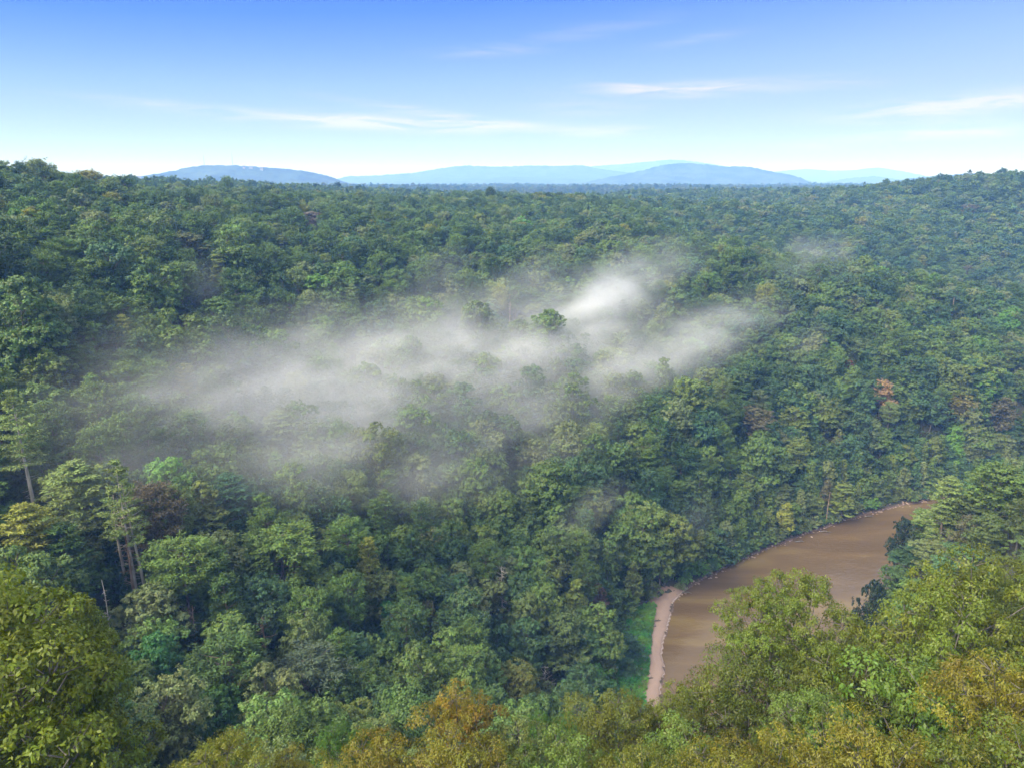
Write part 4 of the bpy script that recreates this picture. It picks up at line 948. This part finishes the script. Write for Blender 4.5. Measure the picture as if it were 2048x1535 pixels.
def far_things():
    import bmesh
    mw, mr, mg, mm = plain('white_wall_paint', (.28, .26, .25)), plain('grey_roofing', (.3, .27, .26)), plain('window_dark', (.05, .06, .07), .2), plain('mast_steel', (.28, .28, .3), .5, .4)
    for px, py, h, lab in [(409, 333, 44, 'thin steel radio mast at the near end of the blue hill crest'), (466, 333, 52, 'taller thin radio mast in the middle of the blue hill crest')]:
        P = at(px, py, 3400); t = Tubes()
        for dx, dy in ((0, .9), (.8, -.5), (-.8, -.5)): t.add([(dx, dy, -8), (dx*.3, dy*.3, h)], [.55, .4], 5)
        for z in np.arange(-6, h, 4.5):
            k = 1-.7*(z+8)/(h+8); a = [(0, .9*k), (.8*k, -.5*k), (-.8*k, -.5*k)]
            for q in range(3): t.add([(a[q][0], a[q][1], z), (a[(q+1) % 3][0], a[(q+1) % 3][1], z+2.2)], [.25, .25], 3)
        e = bpy.data.objects.new('radio_mast', None); COL.objects.link(e); e.location = P; mobj('lattice', t.mesh('mast', mm), e)
        s = Tubes(); s.add([(0, 0, h-3), (0, 0, h+9)], [.5, .2], 5); mobj('antenna', s.mesh('antenna', mm), e)
        tag(e, lab, 'mast', 'radio masts on the blue hill')
    for px, py, w, h, lab in [(280, 354, 13, 5, 'small white building on the shoulder of the blue hill'), (488, 333, 11, 5, 'low pale building on the crest of the blue hill by the taller mast'), (502, 334, 15, 5, 'wide dark-roofed building on the crest of the blue hill'),
                              (523, 336, 13, 5, 'pale building stepping down the end of the blue hill crest')]:
        P = at(px, py, 3370); e = bpy.data.objects.new('house', None); COL.objects.link(e); e.location = P-np.array([0, 0, 4]); e.rotation_euler = (0, 0, .2)
        b = bmesh.new(); box(b, -w/2, w/2, -6, 6, -14, h); me = bpy.data.meshes.new('wall'); b.to_mesh(me); b.free(); me.materials.append(mw); mobj('wall', me, e)
        b = bmesh.new(); v = [b.verts.new(c) for c in ((-w/2-1, -7, h), (w/2+1, -7, h), (w/2+1, 7, h), (-w/2-1, 7, h), (-w/2-1, 0, h+4), (w/2+1, 0, h+4))]
        for f in ((0, 1, 5, 4), (2, 3, 4, 5), (0, 4, 3), (1, 2, 5), (3, 2, 1, 0)): b.faces.new([v[i] for i in f])
        me = bpy.data.meshes.new('roof'); b.to_mesh(me); b.free(); me.materials.append(mr); mobj('roof', me, e)
        for q in range(3):
            b = bmesh.new(); x = -w/2+w*(q+.5)/3; box(b, x-1.6, x+1.6, -6.15, -6.02, 2, 5); me = bpy.data.meshes.new('window'); b.to_mesh(me); b.free(); me.materials.append(mg); mobj('window', me, e)
        tag(e, lab, 'house', 'buildings on the blue hill')
far_things()

# ------------------------------------------------------------------ mist: a drifting volume that hugs the slope
STROKES = [(400, 815, 200, 62, -12, .72), (250, 885, 130, 50, -12, .36), (560, 775, 150, 55, -8, .55), (780, 755, 160, 62, -5, 1.15), (930, 715, 170, 50, -12, 1.0), (1080, 690, 140, 48, -18, .95),
           (1150, 640, 130, 40, -30, .70), (1235, 585, 100, 34, -24, .50), (930, 612, 110, 34, -8, .45), (1430, 668, 80, 30, -18, .95), (1310, 725, 130, 34, -24, .80), (1170, 775, 150, 42, -14, .60),
           (700, 870, 220, 70, -8, .44), (960, 900, 170, 60, -10, .42), (440, 690, 90, 34, -30, .30), (230, 715, 60, 24, -35, .22), (1620, 520, 70, 24, -10, .16), (1700, 535, 40, 30, 20, .10), (1170, 1030, 50, 22, -30, .34),
           (410, 570, 26, 46, 10, .22), (880, 545, 60, 24, -20, .22), (620, 660, 70, 30, -40, .30), (1610, 690, 40, 22, -20, .2), (520, 900, 120, 60, 0, .25), (1390, 1030, 30, 18, 0, .22), (1060, 560, 70, 22, -30, .3)]
def mist_amount(u, v):
    a = np.zeros_like(u)
    for cx, cy, rx, ry, an, st in STROKES:
        c, s = math.cos(math.radians(an)), math.sin(math.radians(an)); dx = u-cx; dy = v-cy
        q = ((dx*c+dy*s)/rx/1.15)**2+((-dx*s+dy*c)/ry/1.2)**2; a += st*np.exp(-q*.9)
    return a
def build_mist():
    s = 3.0; xs = np.arange(-90, 165, s); ys = np.arange(105, 400, s); X, Y = np.meshgrid(xs, ys, indexing='ij'); x = X.ravel(); y = Y.ravel()
    z = ground(x, y)+CANOPY+8.0
    k = np.ones((3, 3))/9; Z = z.reshape(X.shape)
    for _ in range(4):
        Zp = np.pad(Z, 1, 'edge'); Z = sum(Zp[a:a+Z.shape[0], b:b+Z.shape[1]] for a in range(3) for b in range(3))/9
    z = Z.ravel(); u, v, f = project(np.stack([x, y, z], 1)); a = mist_amount(u, v)
    w = fbm(u/160+v/90, v/60-u/300, 51, 4); a = a*np.clip(.5+1.7*(w-.30), 0.12, 1.5); a[a < .02] = 0
    n = len(ys); i = np.arange(len(xs)-1)[:, None]; j = np.arange(n-1)[None]
    F = np.stack([i*n+j, (i+1)*n+j, (i+1)*n+j+1, i*n+j+1], -1).reshape(-1, 4); F = F[(a[F].max(1) > .02)]
    uu, inv = np.unique(F, return_inverse=True); V = np.stack([x, y, z], 1)[uu]; aa = a[uu]; F = inv.reshape(-1, 4)
    m, nt, N, L = new_mat('drifting_mist'); p = N.new('ShaderNodeVolumePrincipled'); p.inputs['Color'].default_value = (.985, .985, .99, 1); p.inputs['Density'].default_value = 1.0; p.inputs['Anisotropy'].default_value = .15
    out_surface(nt, p.outputs[0], True)
    me = mesh_np('mist_layer', V, F, [m]); at_ = me.attributes.new('amount', 'FLOAT', 'POINT'); at_.data.foreach_set('value', aa.astype(np.float32))
    o = mobj('mist', me)
    ng = bpy.data.node_groups.new('mist', 'GeometryNodeTree')
    ng.interface.new_socket('Geometry', in_out='INPUT', socket_type='NodeSocketGeometry'); ng.interface.new_socket('Geometry', in_out='OUTPUT', socket_type='NodeSocketGeometry')
    N, L = ng.nodes, ng.links; gi = N.new('NodeGroupInput'); go = N.new('NodeGroupOutput')
    pr = N.new('GeometryNodeProximity'); pr.target_element = 'FACES'; L.new(gi.outputs[0], pr.inputs[0])
    ss = N.new('GeometryNodeSampleNearestSurface'); ss.data_type = 'FLOAT'; L.new(gi.outputs[0], ss.inputs['Mesh'])
    na = N.new('GeometryNodeInputNamedAttribute'); na.data_type = 'FLOAT'; na.inputs[0].default_value = 'amount'; L.new(na.outputs[0], ss.inputs['Value'])
    ps = N.new('GeometryNodeInputPosition')
    def M(op, a, b=None, c=None):
        q = N.new('ShaderNodeMath'); q.operation = op
        for i_, vv in enumerate((a, b, c)):
            if vv is None: continue
            if isinstance(vv, (int, float)): q.inputs[i_].default_value = vv
            else: L.new(vv, q.inputs[i_])
        return q.outputs[0]
    dd = M('DIVIDE', pr.outputs['Distance'], 8.0); gs = M('EXPONENT', M('MULTIPLY', M('MULTIPLY', dd, dd), -1.0))
    vr = N.new('ShaderNodeVectorRotate'); vr.rotation_type = 'Z_AXIS'; vr.inputs['Angle'].default_value = math.radians(-48); L.new(ps.outputs[0], vr.inputs['Vector']); vm = N.new('ShaderNodeVectorMath'); vm.operation = 'MULTIPLY'; L.new(vr.outputs[0], vm.inputs[0]); vm.inputs[1].default_value = (.032, .088, .10)
    nz = N.new('ShaderNodeTexNoise'); nz.inputs['Scale'].default_value = 1.0; nz.inputs['Detail'].default_value = 5; nz.inputs['Roughness'].default_value = .62; nz.inputs['Distortion'].default_value = .8; L.new(vm.outputs[0], nz.inputs['Vector'])
    nn = M('MAXIMUM', M('MULTIPLY_ADD', nz.outputs[0], 3.8, -1.05), 0.0)
    den = M('MULTIPLY', M('MULTIPLY', M('MULTIPLY', gs, ss.outputs['Value']), nn), MIST_DENS)
    den2 = M('MAXIMUM', M('SUBTRACT', den, .0006), 0.0)
    vc = N.new('GeometryNodeVolumeCube'); L.new(den2, vc.inputs['Density'])
    lo, hi = V.min(0)-12, V.max(0)+12; vc.inputs['Min'].default_value = lo; vc.inputs['Max'].default_value = hi
    vox = 1.6
    for nm, d_ in zip(('Resolution X', 'Resolution Y', 'Resolution Z'), hi-lo): vc.inputs[nm].default_value = int(d_/vox)
    sm = N.new('GeometryNodeSetMaterial'); L.new(vc.outputs[0], sm.inputs[0]); sm.inputs['Material'].default_value = m; L.new(sm.outputs[0], go.inputs[0])
    md = o.modifiers.new('mist', 'NODES'); md.node_group = ng
    tag(o, 'thin white mist drifting across the middle of the wooded slope', 'mist', kind='stuff')
MIST_DENS = .036
build_mist()

# ------------------------------------------------------------------ haze
HAZE = 0.00028
def build_haze():
    import bmesh
    m, nt, N, L = new_mat('blue_air'); p = N.new('ShaderNodeVolumePrincipled'); p.inputs['Color'].default_value = (.19, .43, 1.0, 1); p.inputs['Absorption Color'].default_value = (1, 1, 1, 1)
    p.inputs['Density'].default_value = HAZE; p.inputs['Anisotropy'].default_value = .0; out_surface(nt, p.outputs[0], True)
    b = bmesh.new(); box(b, -15500, 15500, -4000, 16500, -3.5, 470); me = bpy.data.meshes.new('haze'); b.to_mesh(me); b.free(); me.materials.append(m)
    tag(mobj('haze', me), 'pale blue air between the viewpoint and the far hills', 'haze', kind='stuff')
build_haze()

# ------------------------------------------------------------------ light and sky
SUN_EL, SUN_AZ = math.radians(42), math.radians(-130)      # azimuth from +Y towards +X
S = Vector((math.cos(SUN_EL)*math.sin(SUN_AZ), math.cos(SUN_EL)*math.cos(SUN_AZ), math.sin(SUN_EL)))
sl = bpy.data.lights.new('sun', 'SUN'); sl.energy = 2.5; sl.angle = math.radians(40); sl.color = (1, .95, .86)
so = bpy.data.objects.new('sun', sl); COL.objects.link(so); so.rotation_euler = (-S).to_track_quat('-Z', 'Y').to_euler(); so.location = (0, 0, 300)

def build_world():
    w = bpy.data.worlds.new('World'); scene.world = w; w.use_nodes = True; nt = w.node_tree; nt.nodes.clear(); N, L = nt.nodes, nt.links
    out = N.new('ShaderNodeOutputWorld'); bg = N.new('ShaderNodeBackground'); L.new(bg.outputs[0], out.inputs[0])
    sky = N.new('ShaderNodeTexSky'); sky.sky_type = 'NISHITA'; sky.sun_disc = False; sky.sun_elevation = SUN_EL; sky.sun_rotation = SUN_AZ
    sky.air_density = 1.0; sky.dust_density = .4; sky.ozone_density = 3.0
    tc = N.new('ShaderNodeTexCoord'); sx = N.new('ShaderNodeSeparateXYZ'); L.new(tc.outputs['Generated'], sx.inputs[0])
    # whitish air at the horizon clearing quickly to a deep blue, a little deeper towards -X
    zz = mathn(nt, 'ADD', sx.outputs['Z'], mathn(nt, 'MULTIPLY', mathn(nt, 'MULTIPLY', sx.outputs['X'], -.07), mathn(nt, 'MINIMUM', mathn(nt, 'MULTIPLY', sx.outputs['Z'], 5.0), 1.0)))
    tr = ramp(nt, zz, [(0.0, (.96, .97, 1.02)), (.04, (.84, .86, 1.05)), (.09, (.62, .69, 1.20)), (.13, (.44, .60, 1.48)), (.17, (.23, .41, 1.68)), (.22, (.02, .19, 1.58)), (.30, (.01, .17, 1.3))])
    gr = N.new('ShaderNodeMix'); gr.data_type = 'RGBA'; L.new(ramp(nt, sx.outputs['Z'], [(.28, (.95, .95, .95)), (.5, (0, 0, 0))]).outputs[0], gr.inputs['Factor'])
    # unseen white cloud cover, added high overhead to whiten the fill light
    oc = N.new('ShaderNodeTexNoise'); oc.inputs['Scale'].default_value = 2.2; oc.inputs['Detail'].default_value = 4; L.new(tc.outputs['Generated'], oc.inputs['Vector'])
    of = mathn(nt, 'MULTIPLY', ramp(nt, oc.outputs['Fac'], [(.35, (.35, .35, .35)), (.6, (.85, .85, .85))]).outputs[0], ramp(nt, sx.outputs['Z'], [(.30, (0, 0, 0)), (.55, (1, 1, 1))]).outputs[0])
    om = N.new('ShaderNodeMix'); om.data_type = 'RGBA'; L.new(of, om.inputs['Factor']); L.new(sky.outputs[0], om.inputs[6]); om.inputs[7].default_value = (3.7, 3.6, 3.35, 1)
    L.new(om.outputs[2], gr.inputs[6]); L.new(tr.outputs[0], gr.inputs[7]); mx = gr
    # thin streaks of high cloud, each a soft band in azimuth and elevation broken up by stretched noise
    az = mathn(nt, 'DIVIDE', sx.outputs['X'], mathn(nt, 'MAXIMUM', sx.outputs['Y'], .05)); total = None
    for px, py, wx, wy, sl_, st in [(760, 246, 260, 11, .03, 1.7), (900, 232, 190, 7, .12, .7), (1440, 176, 200, 11, .0, .9), (1300, 182, 90, 9, .1, .6), (1225, 262, 75, 9, 0, .8), (1180, 216, 90, 12, 0, .45), (1960, 206, 200, 13, -.04, 1.6), (1860, 216, 130, 8, .0, .5),
                                    (1880, 270, 170, 8, -.02, 1.2), (1850, 245, 130, 5, .02, .5), (975, 103, 90, 9, -.05, .3), (1190, 62, 130, 12, -.12, .2), (1400, 78, 70, 7, -.1, .28), (1600, 295, 80, 6, 0, .4), (300, 205, 160, 8, .02, .25)]:
        r0 = ray(px, py); ca, cz = r0[0]/r0[1], r0[2]; da = wx/FPX; dz = wy/FPX
        q = mathn(nt, 'SUBTRACT', az, ca); e = mathn(nt, 'SUBTRACT', mathn(nt, 'SUBTRACT', sx.outputs['Z'], cz), mathn(nt, 'MULTIPLY', q, -sl_))
        q1 = mathn(nt, 'DIVIDE', q, da); e1 = mathn(nt, 'DIVIDE', e, dz)
        g_ = mathn(nt, 'MULTIPLY', mathn(nt, 'EXPONENT', mathn(nt, 'MULTIPLY', mathn(nt, 'ADD', mathn(nt, 'MULTIPLY', q1, q1), mathn(nt, 'MULTIPLY', e1, e1)), -1.0)), st)
        total = g_ if total is None else mathn(nt, 'ADD', total, g_)
    cb = N.new('ShaderNodeCombineXYZ'); L.new(az, cb.inputs[0]); L.new(sx.outputs['Z'], cb.inputs[1])
    mp = N.new('ShaderNodeMapping'); mp.inputs['Scale'].default_value = (9, 95, 1); mp.inputs['Rotation'].default_value = (0, 0, math.radians(2)); L.new(cb.outputs[0], mp.inputs[0])
    n = N.new('ShaderNodeTexNoise'); n.inputs['Scale'].default_value = 1.0; n.inputs['Detail'].default_value = 7; n.inputs['Roughness'].default_value = .6; n.inputs['Distortion'].default_value = .9; L.new(mp.outputs[0], n.inputs['Vector'])
    cr = ramp(nt, n.outputs['Fac'], [(.36, (0, 0, 0)), (.66, (1, 1, 1))])
    cm = N.new('ShaderNodeMix'); cm.data_type = 'RGBA'; L.new(mathn(nt, 'MULTIPLY', mathn(nt, 'MULTIPLY', cr.outputs[0], total), 1.35, clamp=True), cm.inputs['Factor'])
    L.new(mx.outputs[2], cm.inputs[6]); cm.inputs[7].default_value = (1.55, 1.42, 1.5, 1)
    L.new(cm.outputs[2], bg.inputs[0]); bg.inputs[1].default_value = SKY
SKY = .15; CLOUD_OFF = (0.3, 0.2, 0)
build_world()

# ------------------------------------------------------------------ camera and render
cd = bpy.data.cameras.new('camera'); cd.sensor_width = 36; cd.lens = 36*FPX/W0; cd.clip_end = 60000; cd.clip_start = .5
co = bpy.data.objects.new('camera', cd); COL.objects.link(co); co.location = CAM; co.rotation_euler = (PI/2-PITCH, 0, 0); scene.camera = co
scene.view_settings.view_transform = 'Standard'; scene.view_settings.look = 'None'; scene.view_settings.exposure = 1.78; scene.view_settings.gamma = 1
c = scene.cycles
c.max_bounces = 5; c.diffuse_bounces = 3; c.glossy_bounces = 2; c.transmission_bounces = 3; c.volume_bounces = 3; c.transparent_max_bounces = 4
c.use_denoising = True; c.denoiser = 'OPENIMAGEDENOISE'; c.denoising_input_passes = 'RGB_ALBEDO_NORMAL'; c.volume_step_rate = 2.0; c.volume_max_steps = 256
c.sample_clamp_indirect = 6
scene.render.use_persistent_data = False
